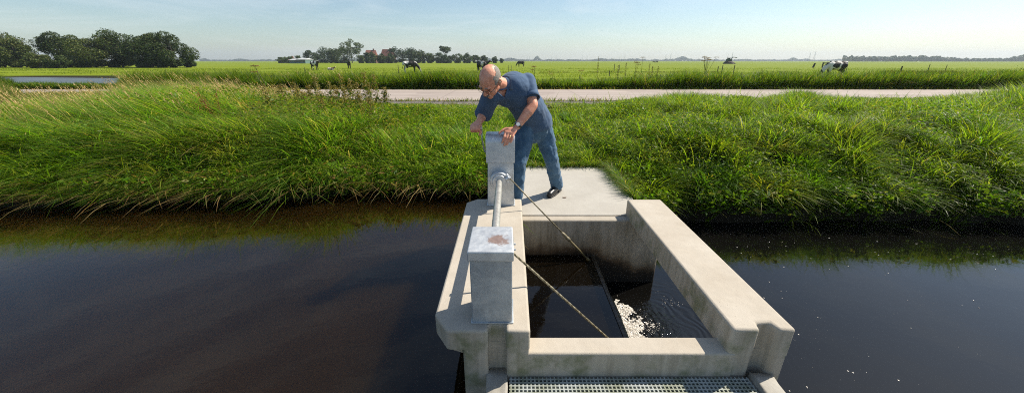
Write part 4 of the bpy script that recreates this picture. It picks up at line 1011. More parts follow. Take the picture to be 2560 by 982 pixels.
# distant woods: one hazy mass per horizon stretch
def woods(name, px0, px1, D, hfun, n, leaf, cols, label):
    px = px0 + (px1 - px0) * RNG.random(n); y = D + 60 * RNG.random(n); X = (px - 1280) / FPX * (y * CT)
    h = hfun(px); z = h * RNG.random(n) ** .7
    v, q_, c4 = leaves_np(np.stack([X, y, z], -1), leaf * (.6 + .8 * RNG.random(n)), pal(n, cols, [1] * len(cols)), .8)
    tag(np_mesh(name, v, q_, M['treeleaf'], None, c4), label, 'woods', kind='stuff')
BL = [(.05, .08, .05), (.07, .10, .06), (.04, .07, .045)]
k1 = 900 / 900 * CT
woods('distant_woods', 2105, 2600, 800, lambda p: (9 + 2.2 * vnoise(p, 0*p, 14, 5) + 2.5 * vnoise(p, 0*p, 5, 6)) * (1 - .45 * sstep(2330, 2420, p) * sstep(2540, 2480, p) + .5 * sstep(2500, 2560, p)), 15000, 2.0, BL, 'bluish belt of woodland on the right horizon')
woods('distant_woods', 500, 2130, 1800, lambda p: 6 + 5 * vnoise(p, 0*p, 30, 7).clip(-.4, 1) + 4 * vnoise(p, 0*p, 9, 8).clip(0, 1) + 11 * np.exp(-((p - 1705) / 12) ** 2) + 16 * np.exp(-((p - 1343) / 7) ** 2) + 9 * np.exp(-((p - 1275) / 12) ** 2) + 12 * np.exp(-((p - 1982) / 9) ** 2), 26000, 4.0, BL, 'faint blue tree line low along the whole far horizon')

# ---------------------------------------------------------------- buildings and posts far away
def at(px, D): return (px - 1280) / FPX * (D * CT + H_CAM * ST)
def house(name, px, D, w, d, hw, hr, roofc, wallc, label, rz=0., windows=3, cat='house'):
    root = empty(name, (at(px, D), D, 0), rz, label, cat)
    bm = bmesh.new(); bx(bm, -w/2, w/2, -d/2, d/2, -.2, hw); link_bm('wall', bm, mat_cache(name + '_wall', wallc), root, keep_world=False)
    bm = bmesh.new(); o_ = .4
    v = [bm.verts.new(p_) for p_ in ((-w/2-o_, -d/2-o_, hw-.1), (w/2+o_, -d/2-o_, hw-.1), (w/2+o_, d/2+o_, hw-.1), (-w/2-o_, d/2+o_, hw-.1), (-w/2-o_ + .1*w, 0, hw+hr), (w/2+o_ - .1*w, 0, hw+hr))]
    for f in ((0,1,5,4), (2,3,4,5), (0,4,3), (1,2,5), (3,2,1,0)): bm.faces.new([v[i] for i in f])
    rf = link_bm('roof', bm, mat_cache(name + '_roof', roofc), root, keep_world=False)
    if cat == 'house':
        bm = bmesh.new(); bx(bm, w*.2, w*.2+.8, -.4, .4, hw+hr*.5, hw+hr+.9); link_bm('chimney', bm, mat_cache('chimney', (.25, .12, .09)), rf, keep_world=False)
    for i in range(windows):
        x_ = -w/2 + w * (i + .5) / windows; bm = bmesh.new(); bx(bm, x_-.6, x_+.6, -d/2-.06, -d/2+.02, hw*.35, hw*.8)
        link_bm('window', bm, mat_cache('window_dark', (.05, .06, .07), .2), root, keep_world=False)
    return root
house('farmhouse', 931, 262, 7, 9, 3.0, 5.2, (.20, .075, .05), (.14, .08, .06), 'red-roofed farmhouse among the trees right of the tallest tree', .15)
house('farmhouse', 972, 300, 9, 9, 3.6, 6.2, (.21, .08, .055), (.14, .09, .07), 'second red roof showing above the round dark tree', -.1)
house('farmhouse', 730, 262, 3.6, 5, 1.8, 1.8, (.28, .10, .07), (.35, .20, .15), 'low red farm building left of the white barns', 0)
house('barn', 743, 228, 4.4, 8, 1.9, .7, (.42, .44, .44), (.12, .20, .18), 'small white-roofed green barn', 0, 2, 'barn')
house('barn', 763, 226, 5.4, 9, 2.2, .7, (.46, .48, .48), (.10, .20, .19), 'long white-roofed green barn beside the farm trees', 0, 4, 'barn')
# dredger-like dark machine on a spoil heap
D_ = 190; X = at(1822, D_); heap = empty('spoil_heap', (X, D_, 0), label='dark brown spoil heap under the excavator on the pasture', cat='heap')
bm = bmesh.new(); bmesh.ops.create_icosphere(bm, subdivisions=4, radius=1)
for v in bm.verts:
    c = v.co; k_ = 1 + .16 * vnoise(c.x * 3, c.y * 3 + c.z * 2, .8, 4); c.x *= 2.6 * k_ * (1.15 - .4 * max(c.z, 0)); c.y *= 1.8; c.z = max(c.z, -.1) * 1.5 * k_
link_bm('heap_mound', bm, mat_cache('spoil', (.06, .04, .03)), heap, True, keep_world=False)
ex = empty('excavator', (X, D_ + .2, 1.15), label='small green excavator with raised arm on a heap in the pasture', cat='excavator')
gm = mat_cache('machine_green', (.02, .07, .05), .5)
bm = bmesh.new(); bx(bm, -1.3, .9, -.8, .8, .35, 1.1); link_bm('body', bm, gm, ex, bevel=.08, keep_world=False)
bm = bmesh.new(); bx(bm, -.9, .1, -.7, .5, 1.1, 1.55); link_bm('cab', bm, mat_cache('machine_dark', (.02, .03, .03), .3), ex, bevel=.06, keep_world=False)
bm = bmesh.new(); bx(bm, -1.1, .3, -.8, .6, 1.55, 1.66); link_bm('cab_roof', bm, gm, ex, keep_world=False)
for yy in (-.75, .55):
    bm = bmesh.new(); bx(bm, -1.3, 1.0, yy, yy + .3, -.1, .38); link_bm('track', bm, mat_cache('machine_dark', (.02, .03, .03), .3), ex, bevel=.1, keep_world=False)
bm = bmesh.new(); tube(bm, [(.7, 0, .9), (1.4, 0, 1.95), (3.1, 0, 1.85)], [.2, .18, .12], 8); link_bm('arm', bm, gm, ex, keep_world=False)
bm = bmesh.new(); bx(bm, 2.9, 3.5, -.3, .3, 1.6, 1.95); link_bm('bucket', bm, gm, ex, bevel=.08, keep_world=False)
# fence posts
def post(px, py0, py1, label, w=.11, lean=0.):
    D_ = 1.42 * 900 * CT / ((py1 - 152) * 1.0) ; D_ = min(D_, 400); X = at(px, D_); top = Q(px, py0, D_).z
    bm = bmesh.new(); tube(bm, [(0, 0, -.3), (lean * .6, 0, top * .6), (lean * 1., 0, top)], [w*.36, w*.34, w * .3], 7)
    me = bpy.data.meshes.new('fence_post'); bm.to_mesh(me); bm.free(); o = mkobj('fence_post', me, M['woodpost']); o.location = (X, D_, float(ground_h(X, D_)))
    tag(o, label, 'post', 'old fence posts in the pasture')
for a in [(997, 162, 178, 'dark fence post beside the grazing spotted cow', .12), (1272, 158, 176, 'left post of the close pair right above the man', .10), (1278, 158, 176, 'right post of the close pair right above the man', .10), (765, 169, 182, 'post among the pale seed heads by the farm trees', .12),
          (1535, 160, 174, 'pale-banded post, left of the middle pair', .12), (1547, 159, 176, 'dark post, right of the middle pair', .12), (1803, 163, 181, 'leaning post left of the heap', .12), (1832, 163, 183, 'leaning post right of the heap', .12), (1793, 166, 178, 'stub post left of the leaning posts', .14),
          (2249, 165, 180, 'dark stub post in the right pasture', .2), (2316, 160, 180, 'thin post in the right pasture', .10), (2360, 162, 178, 'thin post right of its thin neighbour in the right pasture', .10), (2555, 163, 178, 'thin post at the right edge of the picture', .10), (1523, 176, 184, 'short stake leaning on the verge', .12)]:
    post(*a)
# field gate near the right cow
D_ = 85; gx0, gx1 = at(2055, D_), at(2066, D_)
gt = empty('field_gate', (gx0, D_, 0), label='wooden field gate behind the right-hand cow', cat='gate')
for x_ in (0, gx1 - gx0):
    bm = bmesh.new(); bx(bm, x_ - .09, x_ + .09, -.09, .09, -.2, 1.1); link_bm('gate_post', bm, M['woodpost'], gt, keep_world=False)
for z_ in (.45, .75, 1.0):
    bm = bmesh.new(); bx(bm, 0, gx1 - gx0, -.03, .03, z_ - .05, z_ + .05); link_bm('rail', bm, M['woodpost'], gt, keep_world=False)
bm = bmesh.new(); bx(bm, -.2, .15, -.12, .12, -.2, .95); vs = bm.verts[:]
for v in vs:
    if v.co.z > 0: v.co.x += .25; v.co.x = v.co.x * .6 + .1
me = bpy.data.meshes.new('gp'); bm.to_mesh(me); bm.free(); o = mkobj('gate_stump', me, M['woodpost']); o.location = (at(2032, D_), D_, 0); tag(o, 'dark leaning stump of a gatepost left of the field gate', 'post')
# pylons
def pylon(px, pyt, D, label):
    X = at(px, D); H = Q(px, pyt, D).z; root = empty('pylon', (X, D, 0), .5, label, 'pylon', 'power pylons on the far horizon')
    bm = bmesh.new(); W = H * .09; r = H * .0042
    for sx in (-1, 1):
        for sy in (-1, 1): tube(bm, [(sx * W, sy * W, 0), (sx * W * .35, sy * W * .35, H * .55), (0, 0, H)], [r * 1.4, r, r], 4)
    z = 0
    for k_ in range(7):
        z1 = H * .55 * (k_ + 1) / 7; w0 = W * (1 - .65 * k_ / 7); w1 = W * (1 - .65 * (k_ + 1) / 7)
        for sy in (-1, 1): tube(bm, [(-w0, sy * w0, z), (w1, sy * w1, z1)], r * .7, 4); tube(bm, [(w0, sy * w0, z), (-w1, sy * w1, z1)], r * .7, 4)
        z = z1
    link_bm('tower', bm, mat_cache('pylon_steel', (.30, .32, .34), .6), root, keep_world=False)
    for zz, ww in ((.62, .16), (.78, .13), (.93, .10)):
        bm = bmesh.new(); tube(bm, [(-ww * H, 0, zz * H), (0, 0, zz * H + .02 * H), (ww * H, 0, zz * H)], r * 1.3, 4); link_bm('cross_arm', bm, mat_cache('pylon_steel', (.30, .32, .34), .6), root, keep_world=False)
PY = [(1318, 142, 2300, 'faintest pylon, left of the farthest pair'), (1324, 140, 2200, 'faint pylon, right of the farthest pair'), (1379, 141, 2000, 'left pylon of the second pair from the man'), (1390, 138, 1900, 'right pylon of the second pair from the man'), (1455, 139, 1750, 'left pylon of the third pair from the man'), (1467, 137, 1650, 'right pylon of the third pair from the man'),
      (1549, 138, 1500, 'left pylon of the pair left of the leafy umbel'), (1561, 135, 1400, 'right pylon of the pair left of the leafy umbel'), (1663, 136, 1300, 'left pylon of the pair between the weeds'), (1675, 133, 1200, 'right pylon of the pair between the weeds'), (1817, 134, 1100, 'left pylon of the pair above the excavator'), (1828, 131, 1000, 'right pylon of the pair above the excavator'), (2021, 132, 1000, 'left leaning-looking pylon of the pair near the right cow'), (2033, 128, 900, 'tallest pylon, right of the pair near the right cow')]
for a in PY: pylon(*a)
# ---------------------------------------------------------------- cows
def cowmat(name, thr, off, white=(.62, .60, .56), black=(.018, .016, .016)):
    m = mat(name, white, .7); g = G(m); tc = g.n('ShaderNodeTexCoord'); mp = g.n('ShaderNodeMapping'); mp.inputs['Location'].default_value = off; g.l(tc.outputs['Object'], mp.inputs[0])
    nz = g.noise(mp.outputs[0], 1.6, 1.5, .4)
    g.l(g.mix(g.ramp(nz, [(thr - .01, 0), (thr + .01, 1)]), black, white), g.b.inputs['Base Color']); return m
def cow(px, D, face, m, label, pose='graze', scale=1., rz=0.):
    """face +1: head towards +x"""
    X = at(px, D); root_loc = (X, D, float(ground_h(X, D)))
    bm = bmesh.new(); f = 1
    if pose == 'lie':
        ball(bm, (0, 0, .38), (.85, .36, .36)); ball(bm, (.5, 0, .42), (.35, .30, .34)); ball(bm, (-.6, 0, .40), (.35, .34, .34))
        chain(bm, [(.75, 0, .55), (1.05, 0, .75), (1.2, 0, .80)], [.18, .14, .12]); chain(bm, [(1.18, 0, .82), (1.42, .05, .68)], [.11, .07])
        chain(bm, [(.5, -.3, .15), (.95, -.32, .10), (.7, -.35, .06)], [.10, .06, .05]); chain(bm, [(-.5, -.35, .2), (-.1, -.42, .12), (-.4, -.45, .06)], [.13, .07, .05])
    else:
        ball(bm, (0, 0, 1.02), (.78, .34, .36)); ball(bm, (.48, 0, 1.02), (.38, .29, .36)); ball(bm, (-.58, 0, 1.08), (.34, .29, .32))
        tube(bm, [(-.75, 0, 1.32), (0, 0, 1.36), (.6, 0, 1.34)], [.08, .08, .08], 10); ball(bm, (-.72, 0, 1.28), (.16, .22, .12))
        if pose == 'graze':
            chain(bm, [(.65, 0, 1.10), (.98, 0, .78), (1.15, 0, .46)], [.24, .17, .12]); chain(bm, [(1.15, 0, .45), (1.30, 0, .12)], [.12, .075]); hd = (1.13, .50)
        else:
            chain(bm, [(.65, 0, 1.15), (.98, 0, 1.32), (1.12, 0, 1.42)], [.24, .16, .12]); chain(bm, [(1.12, 0, 1.42), (1.42, 0, 1.24)], [.12, .075]); hd = (1.08, 1.45)
        for s_ in (-1, 1): chain(bm, [(hd[0], s_ * .08, hd[1]), (hd[0] - .04, s_ * .22, hd[1] + .02)], [.035, .05])
        for s_, dx in ((-1, .05), (1, -.08)):
            chain(bm, [(.52 + dx, s_ * .17, .95), (.52 + dx, s_ * .17, .52), (.50 + dx, s_ * .17, .10), (.52 + dx, s_ * .17, .04)], [.14, .075, .05, .065])
            chain(bm, [(-.62 + dx, s_ * .17, 1.05), (-.52 + dx, s_ * .18, .75), (-.72 + dx, s_ * .18, .48), (-.66 + dx, s_ * .18, .10), (-.64 + dx, s_ * .18, .04)], [.22, .13, .07, .05, .065])
        ball(bm, (-.38, 0, .68), (.17, .14, .13))
    chain(bm, [(-.90, 0, 1.22 if pose != 'lie' else .5), (-.97, 0, .85 if pose != 'lie' else .3), (-.95, 0, .52 if pose != 'lie' else .1)], [.045, .025, .05], 8)
    o = remeshed('cow', bm, m, .035, smooth_it=3); o.scale = (face * scale, scale, scale); o.location = root_loc; o.rotation_euler = (0, 0, rz)
    return tag(o, label, 'cow', 'black and white cows in the pasture')
CB = mat('black_cow_coat', (.016, .015, .015), .7)
cow(1027, 48, 1, cowmat('spotted_coat_a', .50, (.3, 1.2, .5)), 'black and white cow grazing with head down to the right of its post', rz=.1)
cow(2082, 33, -1, cowmat('spotted_coat_b', .57, (2.2, .6, .1)), 'large spotted cow grazing on the right pasture, the biggest cow')
cow(1203, 52, -1, cowmat('spotted_coat_c', .5, (4.1, .3, 2.)), 'spotted cow partly hidden behind the man\'s head', 'stand', rz=-.9)
cow(1208, 60, 1, CB, 'black cow behind the spotted one above the man\'s head', 'stand')
cow(1302, 100, -1, CB, 'black cow grazing alone right above the man\'s back')
cow(789, 62, 1, cowmat('spotted_coat_d', .55, (1.1, 5.3, 2.)), 'dark spotted cow behind the pale seed heads', 'stand', rz=-.5)
cow(874, 75, 1, CB, 'black cow just right of the pale seed heads', 'stand', rz=-1.1)
cow(828, 62, 1, cowmat('spotted_coat_e', .44, (.1, 2.3, 3.), white=(.6, .5, .42), black=(.12, .06, .04)), 'brown and white calf lying behind the verge grass', 'lie', .6)
cow(549, 34, -1, CB, 'black cow lying behind the grass left of the verge', 'lie', .85)
cow(1634, 330, 1, CB, 'tiny far black cow, left of the far pair'); cow(1642, 300, -1, CB, 'tiny far black cow, right of the far pair')

# ---------------------------------------------------------------- the man
def skinmat():
    m = mat('skin', (.50, .235, .145), .48, 0, .45); g = G(m); p = g.pos()
    n1 = g.noise(p, 28, 4, .6); n2 = g.noise(p, 9, 3)
    c = g.mix(g.ramp(n1, [(.35, 0), (.65, 1)]), (.74, .31, .19), (.84, .43, .29)); c = g.mix(g.math('MULTIPLY', g.ramp(n2, [(.45, 0), (.7, 1)]), .35), c, (.52, .17, .10))
    g.l(c, g.b.inputs['Base Color']); g.l(g.bump(g.noise(p, 130, 3), .15, .003), g.b.inputs['Normal'])
    g.b.inputs['Subsurface Weight'].default_value = .12; g.b.inputs['Subsurface Radius'].default_value = (.02, .008, .004); g.b.inputs['Subsurface Scale'].default_value = .3
    return m
def clothmat(name, c1, c2, sc, fade=None, bump=.35):
    m = mat(name, c1, .9, 0, .2); g = G(m); p = g.pos(); n1 = g.noise(p, sc, 4, .6); n2 = g.noise(p, 300, 2)
    c = g.mix(g.ramp(n1, [(.35, 0), (.7, 1)]), c1, c2)
    g.l(c, g.b.inputs['Base Color']); n3 = g.noise(g.pos((1, 1, .8)), 7, 3, .5, 1.2)
    g.l(g.bump(n2, .1, .001, g.bump(n3, bump, .03)), g.b.inputs['Normal']); g.b.inputs['Sheen Weight'].default_value = .15
    return m
SK = skinmat(); SHIRT = clothmat('navy_cotton', (.062, .108, .190), (.078, .132, .222), 12); JEAN = clothmat('denim', (.048, .108, .185), (.10, .185, .285), 14, bump=.5)
DARK = mat('black_leather', (.02, .018, .018), .35); SOLE = mat('shoe_sole', (.03, .03, .03), .7)

Cc = Q(1226, 203, 3.10)
Fv = Vector((-.43, -.55, -.72)).normalized(); Uv = Vector((-.25, -.67, .66)); Uv = (Uv - Fv * Uv.dot(Fv)).normalized(); Sv = Uv.cross(Fv).normalized()   # Sv: towards his left ear
HS = 1.06
def hl(f, u, s): return Cc + (Fv * f + Uv * u + Sv * s) * HS
HM = Matrix((Fv, Uv, Sv)).transposed()
def hball(bm, c, r, sub=3): ball(bm, hl(*c), tuple(x * HS for x in r), sub, HM)
NB = Q(1268, 218, 3.27); LS = Q(1318, 205, 3.38); RS = Q(1231, 236, 3.20)
LE = Q(1333, 263, 3.24); LW = Q(1293, 317, 3.145)
RE = Q(1209, 284, 3.34); RW = Q(1199, 303, 3.20)
HL = Q(1354, 316, 3.68); HR = Q(1313, 322, 3.56)
LK = Q(1378, 396, 3.68); LA = Q(1392, 466, 3.86)
RK = Q(1297, 410, 3.42); RA = Q(1291, 493, 3.44)
bm = bmesh.new()
hball(bm, (-.012, .030, 0), (.098, .092, .077)); hball(bm, (.012, .012, 0), (.085, .10, .070))
hball(bm, (.030, -.045, 0), (.062, .072, .055)); hball(bm, (.066, -.098, 0), (.026, .020, .028)); hball(bm, (.0, -.06, .0), (.06, .055, .058))
for s_ in (-1, 1):
    hball(bm, (.066, -.022, s_ * .040), (.024, .022, .022)); hball(bm, (.084, .026, s_ * .030), (.014, .010, .024))     # cheek, brow
    hball(bm, (-.012, -.012, s_ * .078), (.017, .031, .009)); hball(bm, (-.022, .002, s_ * .083), (.013, .022, .008)); hball(bm, (-.005, -.038, s_ * .076), (.010, .010, .008))
    hball(bm, (.100, -.034, s_ * .010), (.012, .009, .010))
chain(bm, [hl(.086, .018, 0), hl(.103, -.008, 0), hl(.114, -.028, 0)], [.009, .011, .0145])
hball(bm, (.084, -.060, 0), (.016, .011, .027)); hball(bm, (.080, -.074, 0), (.016, .008, .022))
chain(bm, [hl(-.035, -.045, 0), NB.lerp(hl(-.035, -.045, 0), .4), NB + Vector((0, .02, -.02))], [.060, .060, .072])
chain(bm, [NB, Q(1273, 232, 3.28)], [.070, .064])
# torso core
T1, T2, T3, T4 = Q(1285, 224, 3.34), Q(1313, 258, 3.47), Q(1331, 290, 3.58), Q(1338, 316, 3.64)
chain(bm, [NB, T1, T2, T3, T4], [.07, .125, .125, .13, .13]); chain(bm, [RS, T1, LS], [.055, .10, .055])
# arms
chain(bm, [LS, LS.lerp(LE, .5), LE], [.055, .050, .043]); chain(bm, [LE, LE.lerp(LW, .3), LE.lerp(LW, .75), LW], [.043, .046, .034, .028])
chain(bm, [RS, RS.lerp(RE, .5), RE], [.055, .050, .045]); chain(bm, [RE, RE.lerp(RW, .35), RW], [.045, .044, .031])
# legs core
chain(bm, [HL, LK, LA], [.085, .055, .04]); chain(bm, [HR, RK, RA], [.085, .055, .04]); chain(bm, [HL, HR], [.09, .09])
# left hand laid over the cap's front edge: palm on the curved top, fingers hanging down the front
def finger(pts, r0, r1): 
    n_ = len(pts); chain(bm, pts, [r0 + (r1 - r0) * i / (n_ - 1) for i in range(n_)], 10, 2)
kn = [Q(1264, 331, 3.098), Q(1271, 333, 3.094), Q(1278, 335, 3.092), Q(1285, 333, 3.096)]     # knuckles: index .. little
tips = [Q(1255, 357, 3.061), Q(1260, 364, 3.060), Q(1267, 362, 3.060), Q(1277, 356, 3.060)]
pc = Q(1281, 325, 3.125)
for kp in kn: capsule(bm, LW, kp, .021, .0135, 12)
capsule(bm, kn[0], kn[3], .0135, .0125, 12); capsule(bm, LW.lerp(kn[1], .5), LW.lerp(kn[2], .5), .022, .022, 12)
for kp, tp in zip(kn, tips):
    mid = kp.lerp(tp, .42) + Vector((0, -.012, .004)); m2 = kp.lerp(tp, .72) + Vector((0, -.008, 0))
    finger([kp, mid, m2, tp], .0112, .0082)
th = [LW.lerp(kn[0], .35), Q(1262, 323, 3.12), Q(1253, 327, 3.105), Q(1246, 335, 3.085)]
finger([LW.lerp(kn[0], .35), Q(1266, 321, 3.115), Q(1256, 326, 3.098), Q(1248, 333, 3.085)], .0145, .010)
# right fist closed on the crank handle (handle runs along -x from h0)
hc = h0 + Vector((-.055, -.004, .0))
back = RW.lerp(hc, .55)
for i in range(4):
    bx_ = -.018 - i * .0225
    K0 = h0 + Vector((bx_, .018 - .004 * i, .030 - .003 * i)); K1 = h0 + Vector((bx_, -.024, .024 - .003 * i)); K2 = h0 + Vector((bx_, -.036, -.006)); K3 = h0 + Vector((bx_, -.018, -.026)); K4 = h0 + Vector((bx_, .004, -.024))
    capsule(bm, RW, K0, .024, .0145, 12); finger([K0, K1, K2, K3, K4], .0128, .0095)
capsule(bm, h0 + Vector((-.02, .018, .03)), h0 + Vector((-.086, .008, .022)), .015, .014, 12)
finger([RW + Vector((.006, -.01, -.01)), h0 + Vector((-.006, .016, -.012)), h0 + Vector((-.008, -.012, -.034)), h0 + Vector((-.018, -.024, -.052))], .0155, .0105)
person = remeshed('person', bm, SK, .0048, smooth_it=3, fac=.5)
tag(person, 'balding man in navy polo and jeans bending over the gear column, turning its crank', 'person')
# shirt
def wrinkle(t):
    tx = bpy.data.textures.new('folds', 'CLOUDS'); tx.noise_scale = .11; tx.noise_depth = 2
    d = t.modifiers.new('d', 'DISPLACE'); d.texture = tx; d.texture_coords = 'GLOBAL'; d.strength = .020; d.mid_level = .5
    s = t.modifiers.new('s2', 'SMOOTH'); s.iterations = 2
bm = bmesh.new()
def oblique(bm, c, r, a):   # ellipsoid stretched along a
    x_, y_, z_ = frame_of(a); ball(bm, c, r, 3, Matrix((x_, y_, z_)).transposed())
tdir = (T3 - T1).normalized()
chain(bm, [Q(1286, 215, 3.36), T1, T2, T3, Q(1341, 306, 3.62)], [.115, .152, .150, .158, .160], 24, 3)
chain(bm, [RS, T1, LS], [.078, .12, .078], 20, 3)
chain(bm, [NB, T1], [.085, .13], 20, 3)
chain(bm, [LS, LS.lerp(LE, .30), LS.lerp(LE, .50)], [.078, .074, .070], 20, 3)
chain(bm, [RS, RS.lerp(RE, .45), RS.lerp(RE, .90)], [.080, .078, .076], 20, 3)
chain(bm, [RS, T2], [.06, .10])
shirt = remeshed('polo_shirt', bm, SHIRT, .0075, person, 4, .5, wrinkle)
# flatten the open ends: sleeve hems and waist hem are cut clean
def cut_end(o, p_, nrm, rmax=.115, dmax=.14):
    bm = bmesh.new(); bm.from_mesh(o.data)
    geom = bm.verts[:] + bm.edges[:] + bm.faces[:]
    p_ = Vector(p_); nrm = Vector(nrm).normalized()
    def ok(c):
        t = (c - p_).dot(nrm); return 0 < t < dmax and (c - p_ - nrm * t).length < rmax
    dele = [f for f in bm.faces if ok(f.calc_center_median())]
    bmesh.ops.delete(bm, geom=dele, context='FACES'); bm.to_mesh(o.data); bm.free()
bm = bmesh.new(); bm.from_mesh(shirt.data)
hp = Q(1340, 317, 3.63); hn = Vector((.25, .22, -.93)).normalized()
bmesh.ops.bisect_plane(bm, geom=bm.verts[:] + bm.edges[:] + bm.faces[:], plane_co=hp, plane_no=hn, clear_outer=True)
# open neck: a V below the throat
tri = [Q(1240, 230, 3.1), Q(1270, 222, 3.1), Q(1262, 246, 3.1)]
def inv(c):
    u = H_CAM - c.z; zc = c.y * CT + u * ST; return Vector((1280 + FPX * c.x / zc, 491 + FPX * (u * CT - c.y * ST) / zc))
tp_ = [inv(t) for t in tri]
def intri(q):
    sg = [(b - a).cross(q - a) for a, b in zip(tp_, tp_[1:] + tp_[:1])]
    return all(v > 0 for v in sg) or all(v < 0 for v in sg)
from mathutils.bvhtree import BVHTree
bvh = BVHTree.FromBMesh(bm); eye = Vector((0, 0, H_CAM))
def surf(a, b, n_=7):
    o_ = []
    for i in range(n_):
        h_ = bvh.ray_cast(eye, (a.lerp(b, i / (n_ - 1)) - eye).normalized())
        if h_[0] is not None: o_.append(h_[0])
    return o_
placket = [surf(tri[0], tri[2] + Vector((0, 0, -.006))), surf(tri[1], tri[2] + Vector((0, 0, -.006))), surf(tri[2], tri[2] + Vector((.012, 0, -.045)), 4)]
dl = [f for f in bm.faces if f.calc_center_median().y < 3.32 and intri(inv(f.calc_center_median()))]
bmesh.ops.delete(bm, geom=dl, context='FACES'); bm.to_mesh(shirt.data); bm.free()
bm = bmesh.new()
for pl_ in placket:
    if len(pl_) > 1: tube(bm, pl_, .0085, 8)
link_bm('placket', bm, SHIRT, shirt, smooth=True)
for J0, J1, ta_, tb_, rr_ in ((LS, LE, .50, .74, .0745), (RS, RE, .88, 1.06, .080)):
    bm = bmesh.new(); tube(bm, [J0.lerp(J1, ta_), J0.lerp(J1, (ta_ + tb_) / 2), J0.lerp(J1, tb_)], [rr_ - .002, rr_, rr_ + .002], 28, caps=False)
    hm = link_bm('sleeve_hem', bm, SHIRT, shirt, smooth=True); q_ = hm.modifiers.new('s', 'SOLIDIFY'); q_.thickness = .004
mhem = shirt.modifiers.new('thick', 'SOLIDIFY'); mhem.thickness = .004; mhem.offset = 1
# collar: two folded flaps round the neck
bm = bmesh.new(); rings = []
ndir = (hl(-.03, -.05, 0) - NB).normalized(); xa_, ya_, _ = frame_of(ndir); cen = NB + ndir * .020
front_dir = (Q(1255, 240, 3.1) - cen); front_dir -= ndir * front_dir.dot(ndir); front_dir.normalize(); sd = ndir.cross(front_dir).normalized()
for i in range(33):
    a = .50 + (2 * math.pi - 1.0) * i / 32; dv = front_dir * math.cos(a) + sd * math.sin(a)
    fl = 1 + .12 * abs(math.cos(a / 1)) ; low_ = .030 + .018 * max(0, math.cos(a)) ** 2
    rings.append([bm.verts.new(cen + dv * .073 + ndir * .004), bm.verts.new(cen + dv * .077 + ndir * .024), bm.verts.new(cen + dv * .084 + ndir * .026), bm.verts.new(cen + dv * (.104 * fl) - ndir * low_)])
for r0, r1 in zip(rings, rings[1:]):
    for k_ in range(3): bm.faces.new((r0[k_], r0[k_+1], r1[k_+1], r1[k_]))
o = link_bm('collar', bm, clothmat('collar_cotton', (.09, .135, .205), (.10, .145, .215), 12), person, smooth=True); sm = o.modifiers.new('s', 'SOLIDIFY'); sm.thickness = .004
# jeans
bm = bmesh.new()
chain(bm, [Q(1339, 300, 3.60), Q(1336, 322, 3.63)], [.146, .142], 20, 3)
chain(bm, [HL, HL.lerp(LK, .5), LK, LK.lerp(LA, .5), LA + Vector((0, 0, .01))], [.112, .095, .076, .072, .070], 20, 3)
chain(bm, [HR, HR.lerp(RK, .5), RK, RK.lerp(RA, .5), RA + Vector((0, 0, .01))], [.112, .095, .076, .070, .070], 20, 3)
chain(bm, [HL, HR], [.12, .12])
def wr2(t):
    tx = bpy.data.textures.new('denimfolds', 'CLOUDS'); tx.noise_scale = .07; tx.noise_depth = 2
    d = t.modifiers.new('d', 'DISPLACE'); d.texture = tx; d.texture_coords = 'GLOBAL'; d.strength = .026; d.mid_level = .5
    s = t.modifiers.new('s2', 'SMOOTH'); s.iterations = 2
jeans = remeshed('jeans', bm, JEAN, .0075, person, 3, .5, wr2)
cut_end(jeans, LA + Vector((0, 0, -.02)), (0, 0, -1)); cut_end(jeans, RA + Vector((0, 0, -.02)), (0, 0, -1))
# shoes
def shoe(A, toe, nm='shoe'):
    A = Vector(A); toe = Vector(toe); d = (toe - Vector((A.x, A.y, toe.z))); d.z = 0; L = d.length; d.normalize()
    z = .048; heel = Vector((A.x, A.y, z)) - d * .055
    bm = bmesh.new(); chain(bm, [heel, Vector((A.x, A.y, z + .012)) + d * .03, Vector((A.x, A.y, z)) + d * L * .55, Vector((toe.x, toe.y, .036))], [.040, .043, .044, .034], 16, 3)
    capsule(bm, Vector((A.x, A.y, .06)), A + Vector((0, 0, .03)), .042, .046)
    for v in bm.verts: v.co.z = max(v.co.z, .014)
    s_ = remeshed(nm, bm, DARK, .006, person, 4)
    bm = bmesh.new(); chain(bm, [heel + Vector((0, 0, -.02)), Vector((A.x, A.y, .028)) + d * L * .55, Vector((toe.x, toe.y, .028))], [.043, .047, .038], 16, 3)
    for v in bm.verts: v.co.z = min(max(v.co.z, .001), .020)
    so = remeshed('sole', bm, SOLE, .006, s_, 2)
    return s_
shoe(LA, P(1374, 486, .036)); shoe(RA, (RA.x - .06, RA.y - .20, .036))
# hair: grey fringe round the back and sides
bm = bmesh.new(); bmesh.ops.create_icosphere(bm, subdivisions=5, radius=1)
dele = []
for v in bm.verts:
    f_, u_, s_ = v.co.x, v.co.y, v.co.z
    f2 = -.012 + f_ * .0995; u2 = .027 + u_ * .0945; s2 = s_ * .0780
    edge_ = .007 * vnoise(f_ * 9, u_ * 9 + s_ * 5, 1., 4) + .004 * vnoise(f_ * 30, u_ * 30 + s_ * 20, 1., 5)
    # keep the ring: behind the forehead, below the bald crown, above the nape
    side_k = abs(s_) > .35 and f2 < .038 + edge_ and u2 < .078 + edge_ and u2 > .004 + edge_ * .5 - max(0., -f2) * .9
    back_k = f2 < -.030 + edge_ and u2 < .098 + edge_ and u2 > -.055
    if not (side_k or back_k): dele.append(v)
    v.co = Vector((f2, u2, s2))
bmesh.ops.delete(bm, geom=dele, context='VERTS')
for v in bm.verts: v.co = hl(*v.co)
mh = mat('grey_hair', (.26, .235, .21), .8, 0, .2); g = G(mh); p = g.pos((1, 1, .35)); nh = g.noise(p, 260, 3, .7)
